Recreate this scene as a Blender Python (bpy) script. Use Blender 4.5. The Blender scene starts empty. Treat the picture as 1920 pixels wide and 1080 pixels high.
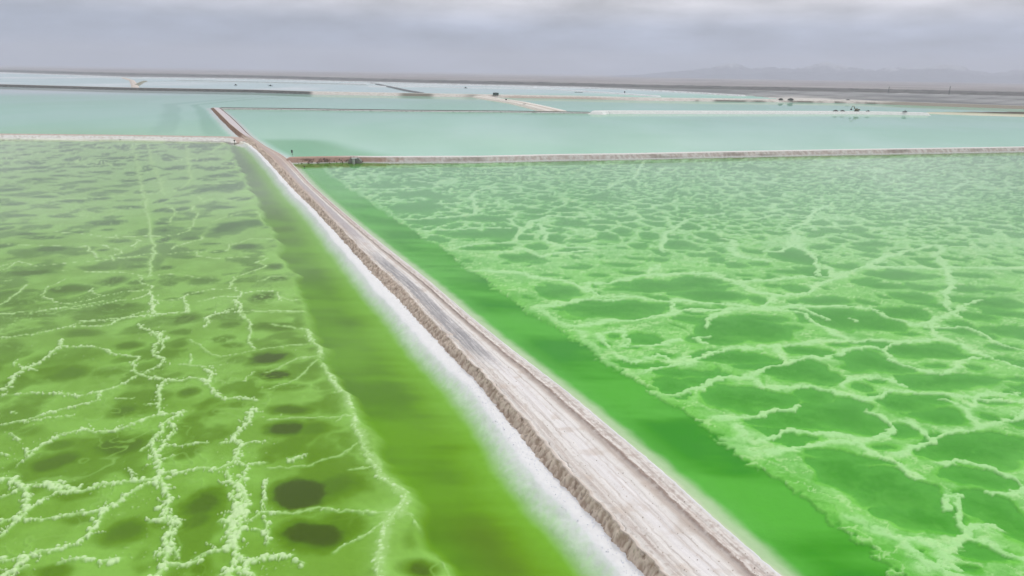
import bpy, math, random
import numpy as np
from mathutils import Matrix, Vector

random.seed(7)
RNG = np.random.default_rng(11)
SC = bpy.context.scene
COL = SC.collection

# ------------------------------------------------------------------ camera
CAM_H = 45.0
PITCH = math.radians(17.48)
ROLL = math.radians(0.93)
FPX = 1280.0
cam_data = bpy.data.cameras.new('camera')
cam_data.lens = 24.0
cam_data.sensor_width = 36.0
cam_data.clip_start = 0.5
cam_data.clip_end = 90000.0
cam = bpy.data.objects.new('camera', cam_data)
COL.objects.link(cam)
ROT = Matrix.Rotation(math.radians(90) - PITCH, 4, 'X') @ Matrix.Rotation(ROLL, 4, 'Z')
cam.matrix_world = Matrix.Translation((0, 0, CAM_H)) @ ROT
SC.camera = cam

# ------------------------------------------------------------------ world
SUN_EL, SUN_AZ = math.radians(48), math.radians(38)      # azimuth from +Y towards +X
world = bpy.data.worlds.new('World')
SC.world = world
world.use_nodes = True
wn, wl = world.node_tree.nodes, world.node_tree.links
wn.clear()
w_out = wn.new('ShaderNodeOutputWorld')
w_bg = wn.new('ShaderNodeBackground')
w_bg.inputs['Strength'].default_value = 0.1
w_sky = wn.new('ShaderNodeTexSky')
w_sky.sky_type = 'NISHITA'
w_sky.sun_disc = False
w_sky.sun_elevation = SUN_EL
w_sky.sun_rotation = SUN_AZ
w_tc = wn.new('ShaderNodeTexCoord')
w_sep = wn.new('ShaderNodeSeparateXYZ')
wl.new(w_tc.outputs['Generated'], w_sep.inputs[0])
w_ramp = wn.new('ShaderNodeValToRGB')                     # overcast: brighter towards the zenith
SKY_STOPS = [(0.0, (3.9, 4.3, 5.7)), (0.035, (3.5, 4.05, 5.6)), (0.06, (4.2, 4.6, 6.0)),
             (0.09, (6.7, 6.5, 7.0)), (0.35, (6.9, 6.9, 7.2)), (1.0, (9.4, 9.4, 9.6))]
el = w_ramp.color_ramp.elements
el[0].position, el[0].color = SKY_STOPS[0][0], (*[c / 10 for c in SKY_STOPS[0][1]], 1)
el[1].position, el[1].color = 1.0, (*[c / 10 for c in SKY_STOPS[-1][1]], 1)
for p, c in SKY_STOPS[1:-1]:
    e = el.new(p)
    e.color = (*[v / 10 for v in c], 1)
wl.new(w_sep.outputs['Z'], w_ramp.inputs[0])
# soft uneven cloud base, streaked along the horizon
w_map = wn.new('ShaderNodeMapping')
w_map.inputs['Scale'].default_value = (4.5, 4.5, 17.0)
wl.new(w_tc.outputs['Generated'], w_map.inputs[0])
w_noise = wn.new('ShaderNodeTexNoise')
w_noise.inputs['Scale'].default_value = 1.6
w_noise.inputs['Detail'].default_value = 9
w_noise.inputs['Roughness'].default_value = 0.5
wl.new(w_map.outputs[0], w_noise.inputs['Vector'])
w_mr = wn.new('ShaderNodeMapRange')
w_mr.inputs['From Min'].default_value = 0.3
w_mr.inputs['From Max'].default_value = 0.7
w_mr.inputs['To Min'].default_value = 6.9
w_mr.inputs['To Max'].default_value = 13.2
wl.new(w_noise.outputs['Fac'], w_mr.inputs['Value'])
# the cloud is thinner towards the sun's side
w_side = wn.new('ShaderNodeVectorMath')
w_side.operation = 'DOT_PRODUCT'
w_side.inputs[1].default_value = (math.sin(math.radians(60)), math.cos(math.radians(60)), 0)
wl.new(w_tc.outputs['Generated'], w_side.inputs[0])
w_sm = wn.new('ShaderNodeMapRange')
w_sm.inputs['From Min'].default_value = -1
w_sm.inputs['From Max'].default_value = 1
w_sm.inputs['To Min'].default_value = 0.80
w_sm.inputs['To Max'].default_value = 1.10
wl.new(w_side.outputs['Value'], w_sm.inputs['Value'])
w_mul = wn.new('ShaderNodeMath')
w_mul.operation = 'MULTIPLY'
wl.new(w_mr.outputs[0], w_mul.inputs[0])
wl.new(w_sm.outputs[0], w_mul.inputs[1])
w_sc = wn.new('ShaderNodeVectorMath')
w_sc.operation = 'SCALE'
wl.new(w_ramp.outputs[0], w_sc.inputs[0])
wl.new(w_mul.outputs[0], w_sc.inputs['Scale'])
w_mix = wn.new('ShaderNodeMix')
w_mix.data_type = 'RGBA'
w_mix.inputs['Factor'].default_value = 0.94
wl.new(w_sky.outputs[0], w_mix.inputs['A'])
wl.new(w_sc.outputs[0], w_mix.inputs['B'])
wl.new(w_mix.outputs['Result'], w_bg.inputs['Color'])
wl.new(w_bg.outputs[0], w_out.inputs['Surface'])

# ------------------------------------------------------------------ sun (behind the overcast)
sun_data = bpy.data.lights.new('sun', 'SUN')
sun_data.energy = 1.1
sun_data.angle = math.radians(11)
sun_data.color = (1.0, 0.965, 0.92)
sun = bpy.data.objects.new('sun', sun_data)
COL.objects.link(sun)
sd = Vector((math.sin(SUN_AZ) * math.cos(SUN_EL), math.cos(SUN_AZ) * math.cos(SUN_EL), math.sin(SUN_EL)))
sun.rotation_euler = sd.to_track_quat('Z', 'Y').to_euler()
sun.location = (0, 0, 200)

SC.view_settings.view_transform = 'Standard'
SC.view_settings.look = 'None'
SC.view_settings.exposure = 0.0
SC.view_settings.gamma = 1.0
SC.view_settings.use_curve_mapping = False
SC.render.engine = 'CYCLES'
SC.cycles.use_denoising = True
SC.cycles.max_bounces = 6
SC.cycles.diffuse_bounces = 2
SC.cycles.transparent_max_bounces = 8
SC.cycles.volume_bounces = 1
SC.cycles.volume_step_rate = 4.0

# ------------------------------------------------------------------ where things stand
R3 = np.array(ROT.to_3x3())


def at(px, py, z=0.0):
    """the point at height z seen at (px, py) of the 1920 x 1080 photograph"""
    d = R3 @ np.array([(px - 960) / FPX, -(py - 540) / FPX, -1.0])
    t = (z - CAM_H) / d[2]
    return np.array([d[0] * t, d[1] * t, z])


def seen(X, Y, Z=0.0):
    """photo position of world points, for laying out"""
    P = np.stack([X, Y, np.zeros_like(X) + Z - CAM_H], -1) @ R3
    return 960 + FPX * P[..., 0] / -P[..., 2], 540 - FPX * P[..., 1] / -P[..., 2]


def smooth(a, b, x):
    t = np.clip((x - a) / (b - a), 0, 1)
    return t * t * (3 - 2 * t)


def _h(ix, iy, s):
    v = (ix.astype(np.int64) * 374761393 + iy.astype(np.int64) * 668265263 + s * 974711) & 0x7fffffff
    v = ((v ^ (v >> 13)) * 1274126177) & 0x7fffffff
    return ((v ^ (v >> 16)) & 0xffff) / 65535.0


def noise(x, y, s=0):
    ix, iy = np.floor(x), np.floor(y)
    fx, fy = x - ix, y - iy
    ux, uy = fx * fx * fx * (fx * (fx * 6 - 15) + 10), fy * fy * fy * (fy * (fy * 6 - 15) + 10)

    def g(ox, oy):
        a = _h(ix + ox, iy + oy, s) * 6.2831853
        return np.cos(a) * (fx - ox) + np.sin(a) * (fy - oy)
    n = (g(0, 0) * (1 - ux) + g(1, 0) * ux) * (1 - uy) + (g(0, 1) * (1 - ux) + g(1, 1) * ux) * uy
    return n * 1.5


def fbm(x, y, o=4, s=0, gain=0.5):
    r, a, t = 0, 1.0, 0
    for k in range(o):
        r = r + a * noise(x * 2 ** k + 17.3 * k, y * 2 ** k - 9.1 * k, s + k)
        t += a
        a *= gain
    return r / t


def voronoi(x, y, s=0):
    ix, iy = np.floor(x), np.floor(y)
    f1 = np.full(x.shape, 9.0)
    f2 = np.full(x.shape, 9.0)
    for ox in (-1, 0, 1):
        for oy in (-1, 0, 1):
            cx = ix + ox + _h(ix + ox, iy + oy, s)
            cy = iy + oy + _h(ix + ox, iy + oy, s + 5)
            d = np.hypot(cx - x, cy - y)
            m = d < f1
            f2 = np.where(m, f1, np.minimum(f2, d))
            f1 = np.where(m, d, f1)
    return f1, f2


def lin(c):
    c = np.array(c, float) / 255
    return np.where(c <= 0.04045, c / 12.92, ((c + 0.055) / 1.055) ** 2.4)


def mixc(a, b, t):
    return a + (b - a) * t[..., None]


# ------------------------------------------------------------------ materials
def mat_attr(name, rough=0.95, spec=0.1, var=0.10, scale=3.0, bump=0.0, bscale=8.0, gain=1.0, streak=None):
    """colour attribute of the mesh times fine procedural grain"""
    m = bpy.data.materials.new(name)
    m.use_nodes = True
    n, l = m.node_tree.nodes, m.node_tree.links
    b = n['Principled BSDF']
    b.inputs['Roughness'].default_value = rough
    b.inputs['Specular IOR Level'].default_value = spec
    a = n.new('ShaderNodeAttribute')
    a.attribute_name = 'tone'
    tc = n.new('ShaderNodeTexCoord')
    nz = n.new('ShaderNodeTexNoise')
    nz.inputs['Scale'].default_value = scale
    nz.inputs['Detail'].default_value = 5
    nz.inputs['Roughness'].default_value = 0.62
    if streak:
        mp = n.new('ShaderNodeMapping')
        mp.inputs['Scale'].default_value = (streak[0], streak[1], 1)
        l.new(tc.outputs['UV'], mp.inputs[0])
        l.new(mp.outputs[0], nz.inputs['Vector'])
    else:
        l.new(tc.outputs['Object'], nz.inputs['Vector'])
    mr = n.new('ShaderNodeMapRange')
    mr.inputs['From Min'].default_value = 0.3
    mr.inputs['From Max'].default_value = 0.7
    mr.inputs['To Min'].default_value = gain * (1 - var)
    mr.inputs['To Max'].default_value = gain * (1 + var)
    mr.clamp = False
    l.new(nz.outputs['Fac'], mr.inputs['Value'])
    sc = n.new('ShaderNodeVectorMath')
    sc.operation = 'SCALE'
    l.new(a.outputs['Color'], sc.inputs[0])
    l.new(mr.outputs[0], sc.inputs['Scale'])
    l.new(sc.outputs[0], b.inputs['Base Color'])
    if bump:
        nb = n.new('ShaderNodeTexNoise')
        nb.inputs['Scale'].default_value = bscale
        nb.inputs['Detail'].default_value = 6
        nb.inputs['Roughness'].default_value = 0.65
        l.new(tc.outputs['Object'], nb.inputs['Vector'])
        bp = n.new('ShaderNodeBump')
        bp.inputs['Strength'].default_value = 1.0
        bp.inputs['Distance'].default_value = bump
        l.new(nb.outputs['Fac'], bp.inputs['Height'])
        l.new(bp.outputs[0], b.inputs['Normal'])
    return m


def mat_plain(name, rgb, rough=0.7, metal=0.0, var=0.12, scale=2.0):
    m = bpy.data.materials.new(name)
    m.use_nodes = True
    n, l = m.node_tree.nodes, m.node_tree.links
    b = n['Principled BSDF']
    b.inputs['Roughness'].default_value = rough
    b.inputs['Metallic'].default_value = metal
    tc = n.new('ShaderNodeTexCoord')
    nz = n.new('ShaderNodeTexNoise')
    nz.inputs['Scale'].default_value = scale
    nz.inputs['Detail'].default_value = 4
    l.new(tc.outputs['Object'], nz.inputs['Vector'])
    r = n.new('ShaderNodeValToRGB')
    r.color_ramp.elements[0].position = 0.3
    r.color_ramp.elements[1].position = 0.7
    r.color_ramp.elements[0].color = (*[c * (1 - var) for c in rgb], 1)
    r.color_ramp.elements[1].color = (*[min(1, c * (1 + var)) for c in rgb], 1)
    l.new(nz.outputs['Fac'], r.inputs[0])
    l.new(r.outputs[0], b.inputs['Base Color'])
    return m


def ripple_normal(n, l, dist, scale):
    tc = n.new('ShaderNodeTexCoord')
    mp = n.new('ShaderNodeMapping')
    mp.inputs['Scale'].default_value = (0.5, 1.0, 1.0)
    l.new(tc.outputs['Object'], mp.inputs[0])
    nz = n.new('ShaderNodeTexNoise')
    nz.inputs['Scale'].default_value = scale
    nz.inputs['Detail'].default_value = 3
    l.new(mp.outputs[0], nz.inputs['Vector'])
    bp = n.new('ShaderNodeBump')
    bp.inputs['Strength'].default_value = 1.0
    bp.inputs['Distance'].default_value = dist
    l.new(nz.outputs['Fac'], bp.inputs['Height'])
    return bp


def mat_clear_water():
    m = bpy.data.materials.new('clear_brine')
    m.use_nodes = True
    n, l = m.node_tree.nodes, m.node_tree.links
    n.clear()
    out = n.new('ShaderNodeOutputMaterial')
    tr = n.new('ShaderNodeBsdfTransparent')
    tr.inputs[0].default_value = (0.985, 1.0, 0.985, 1)
    gl = n.new('ShaderNodeBsdfGlossy')
    gl.inputs['Roughness'].default_value = 0.06
    fr = n.new('ShaderNodeFresnel')
    geo = n.new('ShaderNodeNewGeometry')              # same loss for light on its way up through the surface
    io = n.new('ShaderNodeMapRange')
    io.inputs['To Min'].default_value = 1.25
    io.inputs['To Max'].default_value = 1 / 1.25
    l.new(geo.outputs['Backfacing'], io.inputs['Value'])
    l.new(io.outputs[0], fr.inputs['IOR'])
    bp = ripple_normal(n, l, 0.005, 1.2)
    l.new(bp.outputs[0], gl.inputs['Normal'])
    mx = n.new('ShaderNodeMixShader')
    l.new(fr.outputs[0], mx.inputs[0])
    l.new(tr.outputs[0], mx.inputs[1])
    l.new(gl.outputs[0], mx.inputs[2])
    l.new(mx.outputs[0], out.inputs['Surface'])
    return m


def mat_milky_water(name='milky_brine', calm=0.88):
    m = bpy.data.materials.new(name)
    m.use_nodes = True
    n, l = m.node_tree.nodes, m.node_tree.links
    n.clear()
    out = n.new('ShaderNodeOutputMaterial')
    at_ = n.new('ShaderNodeAttribute')
    at_.attribute_name = 'tone'
    df = n.new('ShaderNodeBsdfDiffuse')
    l.new(at_.outputs['Color'], df.inputs[0])
    gl = n.new('ShaderNodeBsdfGlossy')
    gl.inputs['Roughness'].default_value = 0.015
    fr = n.new('ShaderNodeFresnel')
    fr.inputs['IOR'].default_value = 1.33
    bp = ripple_normal(n, l, 0.0035, 0.8)
    l.new(bp.outputs[0], gl.inputs['Normal'])
    mx = n.new('ShaderNodeMixShader')
    km = n.new('ShaderNodeMath')                      # ripples turn part of the surface away from grazing
    km.operation = 'MULTIPLY'
    km.inputs[1].default_value = calm
    l.new(fr.outputs[0], km.inputs[0])
    l.new(km.outputs[0], mx.inputs[0])
    l.new(df.outputs[0], mx.inputs[1])
    l.new(gl.outputs[0], mx.inputs[2])
    l.new(mx.outputs[0], out.inputs['Surface'])
    return m


M_BED = mat_attr('pond_bed', var=0.04, scale=1.2, bump=0.05, bscale=2.2)
M_ROAD = mat_attr('dirt_road', var=0.09, scale=1.0, bump=0.05, bscale=5.0, streak=(0.16, 2.2))
M_DIKE = mat_attr('dike_earth', var=0.12, scale=0.9, bump=0.12, bscale=1.6)
M_PLAIN = mat_attr('desert', var=0.05, scale=0.02)
M_ROCK = mat_attr('mountain_rock', var=0.15, scale=0.004)
M_CLEAR = mat_clear_water()
M_MILKY = mat_milky_water(calm=0.8)
M_RUFFLED = mat_milky_water('ruffled_brine', 0.5)
M_CLOD = mat_plain('clod', (0.50, 0.42, 0.36), 0.95, var=0.35, scale=1.5)
M_SALT = mat_plain('salt', (0.84, 0.86, 0.92), 0.8, var=0.05)
M_DARK = mat_plain('dark_steel', (0.035, 0.035, 0.04), 0.5)
M_YEL = mat_plain('yellow_paint', (0.20, 0.15, 0.08), 0.5)
M_CONC = mat_plain('concrete', (0.50, 0.52, 0.50), 0.9)
M_DCONC = mat_plain('wet_concrete', (0.27, 0.26, 0.25), 0.8)
M_WALL = mat_plain('grey_sheet', (0.08, 0.085, 0.09), 0.7)
M_WOOD = mat_plain('grey_wood', (0.16, 0.13, 0.11), 0.85)
M_GLASS = mat_plain('dark_glass', (0.03, 0.04, 0.05), 0.15)
M_SPOIL = mat_plain('dark_spoil', (0.06, 0.052, 0.048), 0.95, var=0.3, scale=0.6)


def under(c):
    """seen colour of the flooded floor -> its own colour, the surface sheen taken off"""
    return np.clip(c * np.array([1.12, 1.08, 0.98]) - np.array([.022, .022, .028]), .004, .9)


# ------------------------------------------------------------------ mesh helpers
def grid_mesh(name, X, Y, Z, C, mat, keep=None, uv=None, label=None, kind='structure', solo=False):
    """rows x columns of points as one sheet with a colour per point"""
    r, c = X.shape
    idx = np.arange(r * c).reshape(r, c)
    q = np.stack([idx[:-1, :-1], idx[:-1, 1:], idx[1:, 1:], idx[1:, :-1]], -1).reshape(-1, 4)
    if keep is not None:
        k = (keep[:-1, :-1] if solo else keep[:-1, :-1] | keep[:-1, 1:] | keep[1:, 1:] | keep[1:, :-1]).reshape(-1)
        q = q[k]
    # faces look up
    a, b, d = q[:1, 0], q[:1, 1], q[:1, 3]
    P = np.stack([X.ravel(), Y.ravel(), (Z + np.zeros_like(X)).ravel()], -1)
    if np.cross(P[b] - P[a], P[d] - P[a])[0, 2] < 0:
        q = q[:, ::-1]
    used = np.unique(q)
    remap = np.zeros(r * c, np.int64)
    remap[used] = np.arange(len(used))
    q = remap[q]
    me = bpy.data.meshes.new(name)
    me.vertices.add(len(used))
    me.vertices.foreach_set('co', P[used].astype(np.float32).ravel())
    nf = len(q)
    me.loops.add(nf * 4)
    me.polygons.add(nf)
    me.loops.foreach_set('vertex_index', q.astype(np.int32).ravel())
    me.polygons.foreach_set('loop_start', (np.arange(nf) * 4).astype(np.int32))
    me.polygons.foreach_set('use_smooth', np.ones(nf, bool))
    me.update(calc_edges=True)
    ca = me.attributes.new('tone', 'FLOAT_COLOR', 'POINT')
    cc = np.ones((len(used), 4), np.float32)
    cc[:, :3] = np.clip(C.reshape(-1, 3)[used], 0.0, 0.93)
    ca.data.foreach_set('color', cc.ravel())
    if uv is not None:
        U = me.uv_layers.new(name='UVMap')
        uu = np.stack([uv[0].ravel()[used], uv[1].ravel()[used]], -1).astype(np.float32)
        U.data.foreach_set('uv', uu[q.ravel()].ravel())
    me.materials.append(mat)
    o = bpy.data.objects.new(name, me)
    COL.objects.link(o)
    o['kind'] = kind
    if label:
        o['label'] = label
    return o


def soup(name, V, F, mat, parent=None, flat=False):
    me = bpy.data.meshes.new(name)
    me.from_pydata([tuple(v) for v in V], [], [tuple(f) for f in F])
    me.materials.append(mat)
    if not flat:
        me.polygons.foreach_set('use_smooth', np.zeros(len(me.polygons), bool))
    o = bpy.data.objects.new(name, me)
    COL.objects.link(o)
    if parent:
        o.parent = parent
    return o


def thing(name, label, cat, loc, rz=0.0, group=None):
    o = bpy.data.objects.new(name, None)
    o.empty_display_size = 0.5
    COL.objects.link(o)
    o.location = loc
    o.rotation_euler = (0, 0, rz)
    o['label'] = label
    o['category'] = cat
    if group:
        o['group'] = group
    return o


class MB:
    def __init__(s):
        s.v, s.f = [], []

    def box(s, x0, x1, y0, y1, z0, z1, taper=0.0):
        b = len(s.v)
        t = taper
        s.v += [(x0, y0, z0), (x1, y0, z0), (x1, y1, z0), (x0, y1, z0),
                (x0 + t, y0 + t, z1), (x1 - t, y0 + t, z1), (x1 - t, y1 - t, z1), (x0 + t, y1 - t, z1)]
        s.f += [tuple(b + i for i in q) for q in
                ((3, 2, 1, 0), (4, 5, 6, 7), (0, 1, 5, 4), (1, 2, 6, 5), (2, 3, 7, 6), (3, 0, 4, 7))]
        return s

    def bar(s, p, q, r, n=8, r2=None):
        p, q = Vector(p), Vector(q)
        r2 = r if r2 is None else r2
        d = (q - p).normalized()
        a = d.orthogonal().normalized()
        c = d.cross(a)
        b = len(s.v)
        for P, rr in ((p, r), (q, r2)):
            for k in range(n):
                t = 2 * math.pi * k / n + math.pi / n
                s.v.append(tuple(P + (a * math.cos(t) + c * math.sin(t)) * rr))
        for k in range(n):
            j = (k + 1) % n
            s.f.append((b + k, b + j, b + n + j, b + n + k))
        s.f.append(tuple(b + k for k in range(n))[::-1])
        s.f.append(tuple(b + n + k for k in range(n)))
        return s

    def prism(s, pts, y0, y1):
        """outline in x,z extruded along y"""
        b, n = len(s.v), len(pts)
        s.v += [(x, y0, z) for x, z in pts] + [(x, y1, z) for x, z in pts]
        for k in range(n):
            j = (k + 1) % n
            s.f.append((b + k, b + j, b + n + j, b + n + k))
        s.f.append(tuple(b + k for k in range(n))[::-1])
        s.f.append(tuple(b + n + k for k in range(n)))
        return s

    def build(s, name, mat, parent=None):
        return soup(name, s.v, s.f, mat, parent)


# ------------------------------------------------------------------ fan-shaped grids: finer near the viewpoint
def y_of(py):
    v = (py - 540) / FPX
    e = PITCH + np.arctan(v)
    return CAM_H / np.tan(np.maximum(e, 1e-4))


def fan(px, py):
    """px, py 1-D spacing lists -> ground X, Y"""
    Y = y_of(np.asarray(py, float))
    D = Y * math.cos(PITCH) + CAM_H * math.sin(PITCH)
    A = (np.asarray(px, float) - 960) / FPX
    return D[:, None] * A[None, :], np.repeat(Y[:, None], len(px), 1)


def vpix(x, y):
    D = y * math.cos(PITCH) + CAM_H * math.sin(PITCH)
    e = np.arctan2(CAM_H, y) - PITCH
    return 960 + FPX * x / D, 540 + FPX * np.tan(e)


def spaced(lo, hi, step, lo_end=None, hi_end=None, g=1.18):
    a = list(np.arange(lo, hi + step * 0.5, step))
    if hi_end is not None:
        s, v = step, a[-1]
        while v < hi_end:
            s *= g
            v += s
            a.append(v)
    b = []
    if lo_end is not None:
        s, v = step, a[0]
        while v > lo_end:
            s *= g
            v -= s
            b.append(v)
    return np.array(b[::-1] + a)


def edge(pts, z):
    """photo polyline -> function X(Y) on the ground"""
    w = np.array([at(x, y, z) for x, y in pts])
    w = w[np.argsort(w[:, 1])]
    d0 = (w[1] - w[0]) / (w[1, 1] - w[0, 1])
    lo = w[0] + d0 * (20 - w[0, 1])
    d1 = (w[-1] - w[-2]) / (w[-1, 1] - w[-2, 1])
    hi = w[-1] + d1 * 60
    w = np.vstack([lo, w, hi])
    ys = np.arange(20, w[-1, 1], 1.0)
    xs = np.interp(ys, w[:, 1], w[:, 0])
    k = np.array([1, 2, 3, 2, 1.0])
    xs2 = np.convolve(np.pad(xs, 2, mode='reflect', reflect_type='odd'), k / k.sum(), 'valid')
    return lambda Y: np.interp(Y, ys, xs2)


ROAD_Z = 1.5
FOOT_L = [(1208, 1075), (1179, 1041), (1143, 998), (1106, 962), (1066, 925), (1004, 858), (940, 777), (896, 720),
          (860, 684), (833, 658), (789, 611), (744, 564), (700, 520), (672, 487), (630, 440), (580, 387), (547, 357),
          (520, 327), (500, 303), (480, 283), (462, 268), (447, 257), (437, 249), (424, 236), (409, 221), (395, 205), (390, 202)]
RIM_L = [(1250, 1080), (1196, 1025), (1156, 980), (1102, 925), (1036, 850), (972, 775), (913, 710), (873, 669),
         (838, 631), (795, 586), (755, 540), (700, 492), (650, 440), (597, 385), (560, 348), (532, 318), (510, 297),
         (490, 278), (472, 262), (459, 254), (448, 246), (431, 232), (415, 216), (402, 203.5), (399, 201)]
RIM_R = [(1461, 1078), (1425, 1047), (1365, 996), (1307, 943), (1249, 890), (1153, 810), (1056, 729), (960, 656),
         (887, 598), (797, 521), (713, 455), (667, 418), (623, 381), (580, 343), (552, 312), (540, 298), (523, 287),
         (499, 275), (474, 258), (462, 248), (450, 235), (432, 218), (414, 203.5), (409, 201)]
CHAN_L = [(847, 1070), (808, 993), (762, 911), (712, 830), (668, 767), (630, 700), (596, 627), (566, 560), (533, 473),
          (500, 413), (468, 350), (443, 305), (430, 272)]
CHAN_R = [(1680, 1080), (1600, 998), (1538, 960), (1422, 878), (1355, 830), (1249, 757), (1177, 709), (1080, 642), (989, 584),
          (897, 517), (830, 470), (780, 437), (727, 403), (667, 363), (620, 330), (600, 312)]
fL, rL, rR = edge(FOOT_L, 0.15), edge(RIM_L, ROAD_Z), edge(RIM_R, ROAD_Z)
cL, cR = edge(CHAN_L, -0.6), edge(CHAN_R, -0.6)
COSR = 0.905

DIKE_L_FOOT = [(-900, 247), (0, 260.5), (240, 262), (380, 263), (425, 263.5), (446, 265), (470, 272)]
DIKE_R_FOOT = [(520, 306), (560, 307), (700, 305), (900, 300.5), (1080, 297), (1180, 295), (1560, 289), (1920, 282.5), (2700, 268)]


def yline(pts, z=0.0):
    w = np.array([at(x, y, z) for x, y in pts])
    return lambda X: np.interp(X, w[:, 0], w[:, 1])


dikeL_y = yline(DIKE_L_FOOT)
dikeR_y = yline(DIKE_R_FOOT)

# ------------------------------------------------------------------ traced salt ridges, left pond (photo positions)
ZA = lambda L: [(x / 2.077, 560 + y / 2.077) for x, y in L]
ZB = lambda L: [(x / 3, 240 + y / 3) for x, y in L]
ZC = lambda L: [(500 + x / 2.077, 560 + y / 2.077) for x, y in L]


def P(s):
    return [tuple(float(v) for v in q.split(',')) for q in s.split()]


RIDGES = []          # (points, width m, knobby 0..1)
for s, w, k in [
    ("0,365 70,360 220,357 300,370 370,355 450,335 500,305 545,285 570,270 620,250 640,225", .38, .7),
    ("540,90 570,110 600,130 625,150 605,180 600,210 640,225", .42, .9),
    ("640,118 630,160 612,200", .3, .8), ("545,285 520,270 515,240 545,215 470,210 430,205 400,185 350,175 240,175", .42, .6),
    ("240,150 235,175 190,210 100,260 50,290 30,330 0,345", .45, .8), ("50,240 100,260 140,268", .35, .8),
    ("0,140 130,130 240,105 420,95 470,70 600,50 730,40 720,0", .42, .4), ("600,50 610,0", .4, .6),
    ("240,105 330,80 480,65 560,40", .35, .3), ("0,50 130,40 300,20 400,0", .35, .3),
    ("545,285 570,292 650,305 790,305 830,345 870,380 930,375 1000,385", .45, .8), ("800,262 815,300 805,320", .4, .9),
    ("640,305 615,350 620,400 630,440 720,430", .42, .9), ("620,400 560,398", .3, .7),
    ("720,430 660,460 630,480 590,540 600,600 620,660", .5, .9), ("600,600 680,490 650,460", .35, .7),
    ("600,540 545,580", .3, .7), ("630,560 700,560 760,550 800,548", .3, .6), ("610,620 690,595", .3, .6),
    ("0,480 100,460 200,430 300,405", .45, .7), ("300,405 380,385 385,360", .35, .7), ("100,470 200,450 280,445", .3, .6),
    ("100,590 160,560 230,520 330,495 440,505 500,485 580,450 630,440", .45, .7), ("100,570 105,600", .35, .8),
    ("60,640 110,600 150,570", .28, .8), ("0,690 40,690 90,715 180,710 300,740 400,710 500,700 610,690 620,660 700,665 850,655 910,620 935,570 940,555", .55, .75),
    ("170,700 280,730 300,740", .55, .8), ("940,555 1000,545 1040,548", .4, .6), ("860,550 900,540 930,500 970,470 980,420 1005,420", .5, .9),
    ("905,540 945,555", .4, .7), ("440,378 520,376", .3, .5), ("910,620 950,635 1030,627", .42, .5), ("965,640 940,690", .45, .7),
    ("880,660 900,700 940,720 965,780 930,840 900,850 890,900 920,960 910,1020 880,1080 870,1130", .6, 1),
    ("940,690 950,760 920,820 935,890 895,950", .55, 1), ("900,740 925,790 905,840", .5, 1), ("860,850 900,860 920,900", .5, 1),
    ("860,1060 900,1040 960,1050 1000,1090", .55, 1), ("920,985 960,1010 950,1060", .5, 1),
    ("625,690 640,730 660,770 640,840 670,860 640,920 650,970 640,1020 600,1080 580,1130", .58, 1),
    ("660,830 690,870 660,930 690,990", .4, 1), ("590,850 640,845", .45, .9), ("600,970 650,975", .4, .9),
    ("610,695 540,720 470,770 410,810 330,820 240,830 160,850 95,840", .5, .6),
    ("0,860 80,830 160,770 240,735", .5, .7), ("0,910 50,860 90,830", .5, .8), ("90,715 110,760 90,800 85,830", .5, .7),
    ("0,760 50,740 90,720", .4, .6), ("410,810 380,860 340,905 290,940 230,960 160,970 80,995 0,1010", .5, .75),
    ("80,995 60,1040 0,1070", .5, .8), ("0,1100 60,1040 100,1030", .5, .9), ("230,1010 290,1000 350,1000", .45, .8),
    ("390,1010 460,1000", .5, .9), ("890,960 830,970 760,990", .48, .7), ("650,1015 700,1025 750,1010 790,990", .48, .8),
    ("950,1005 1010,1000 1060,990 1140,985", .5, .8), ("1140,1010 1180,1020", .35, .7), ("960,860 1010,820 1050,825 1090,815", .35, .7),
    ("1035,690 1030,760 1020,810", .3, .8), ("1030,850 1040,900 1045,940", .35, .9), ("1120,620 1160,610 1190,595", .35, .8),
    ("990,885 1010,890", .3, .8), ("500,650 530,670", .25, .6), ("520,1080 560,1075", .4, .8),
    ("910,0 940,20 930,45 840,50 800,65 795,100", .42, .7), ("930,45 980,90 970,140 990,185", .4, .4),
    ("935,40 1100,40 1200,38", .4, .2), ("1060,90 1190,110 1200,130 1250,185 1260,230 1300,290 1329,340", .5, .2),
    ("740,150 800,190 860,215 1000,190 1130,170 1230,165", .3, .1), ("1170,225 1250,215", .35, .1),
    ("950,310 990,275 1010,272", .25, .4), ("700,245 800,255 870,248", .25, .3), ("740,205 735,245", .25, .3),
    ("0,590 30,600", .3, .6), ("40,430 60,435", .3, .8), ("40,520 70,540", .3, .8)]:
    RIDGES.append((ZA(P(s)), w, k))
for s, w, k in [
    ("150,110 165,140 210,180 215,220 240,280 270,330 320,360 325,400 350,440 350,500 370,550 400,620 440,680 490,710 550,740 530,780 490,830 450,920 430,1000 430,1080 420,1150", .62, .3), ("250,250 300,330 330,420 380,560 460,690 560,760 520,830", 1.3, 0), ("480,820 450,1000 440,1150", 1.6, 0),
    ("0,340 100,310 200,225", .3, .1), ("0,275 100,230 210,205", .35, .1), ("0,462 130,452 250,450 330,445", .28, .1),
    ("0,645 100,645 280,600 350,550", .3, .1), ("75,620 150,595", .35, .6), ("0,825 50,820 200,800 340,812 470,822", .35, .2),
    ("0,995 100,985", .45, .8), ("260,970 400,900 460,850", .3, .2), ("260,350 320,355", .3, .1), ("270,470 300,440 340,450 350,470", .25, .1),
    ("320,650 400,640 440,650", .3, .2), ("560,830 620,900 650,960 700,1030 720,1080", .3, .1), ("470,822 570,825", .35, .1)]:
    RIDGES.append((ZC(P(s)), w, k))
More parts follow.
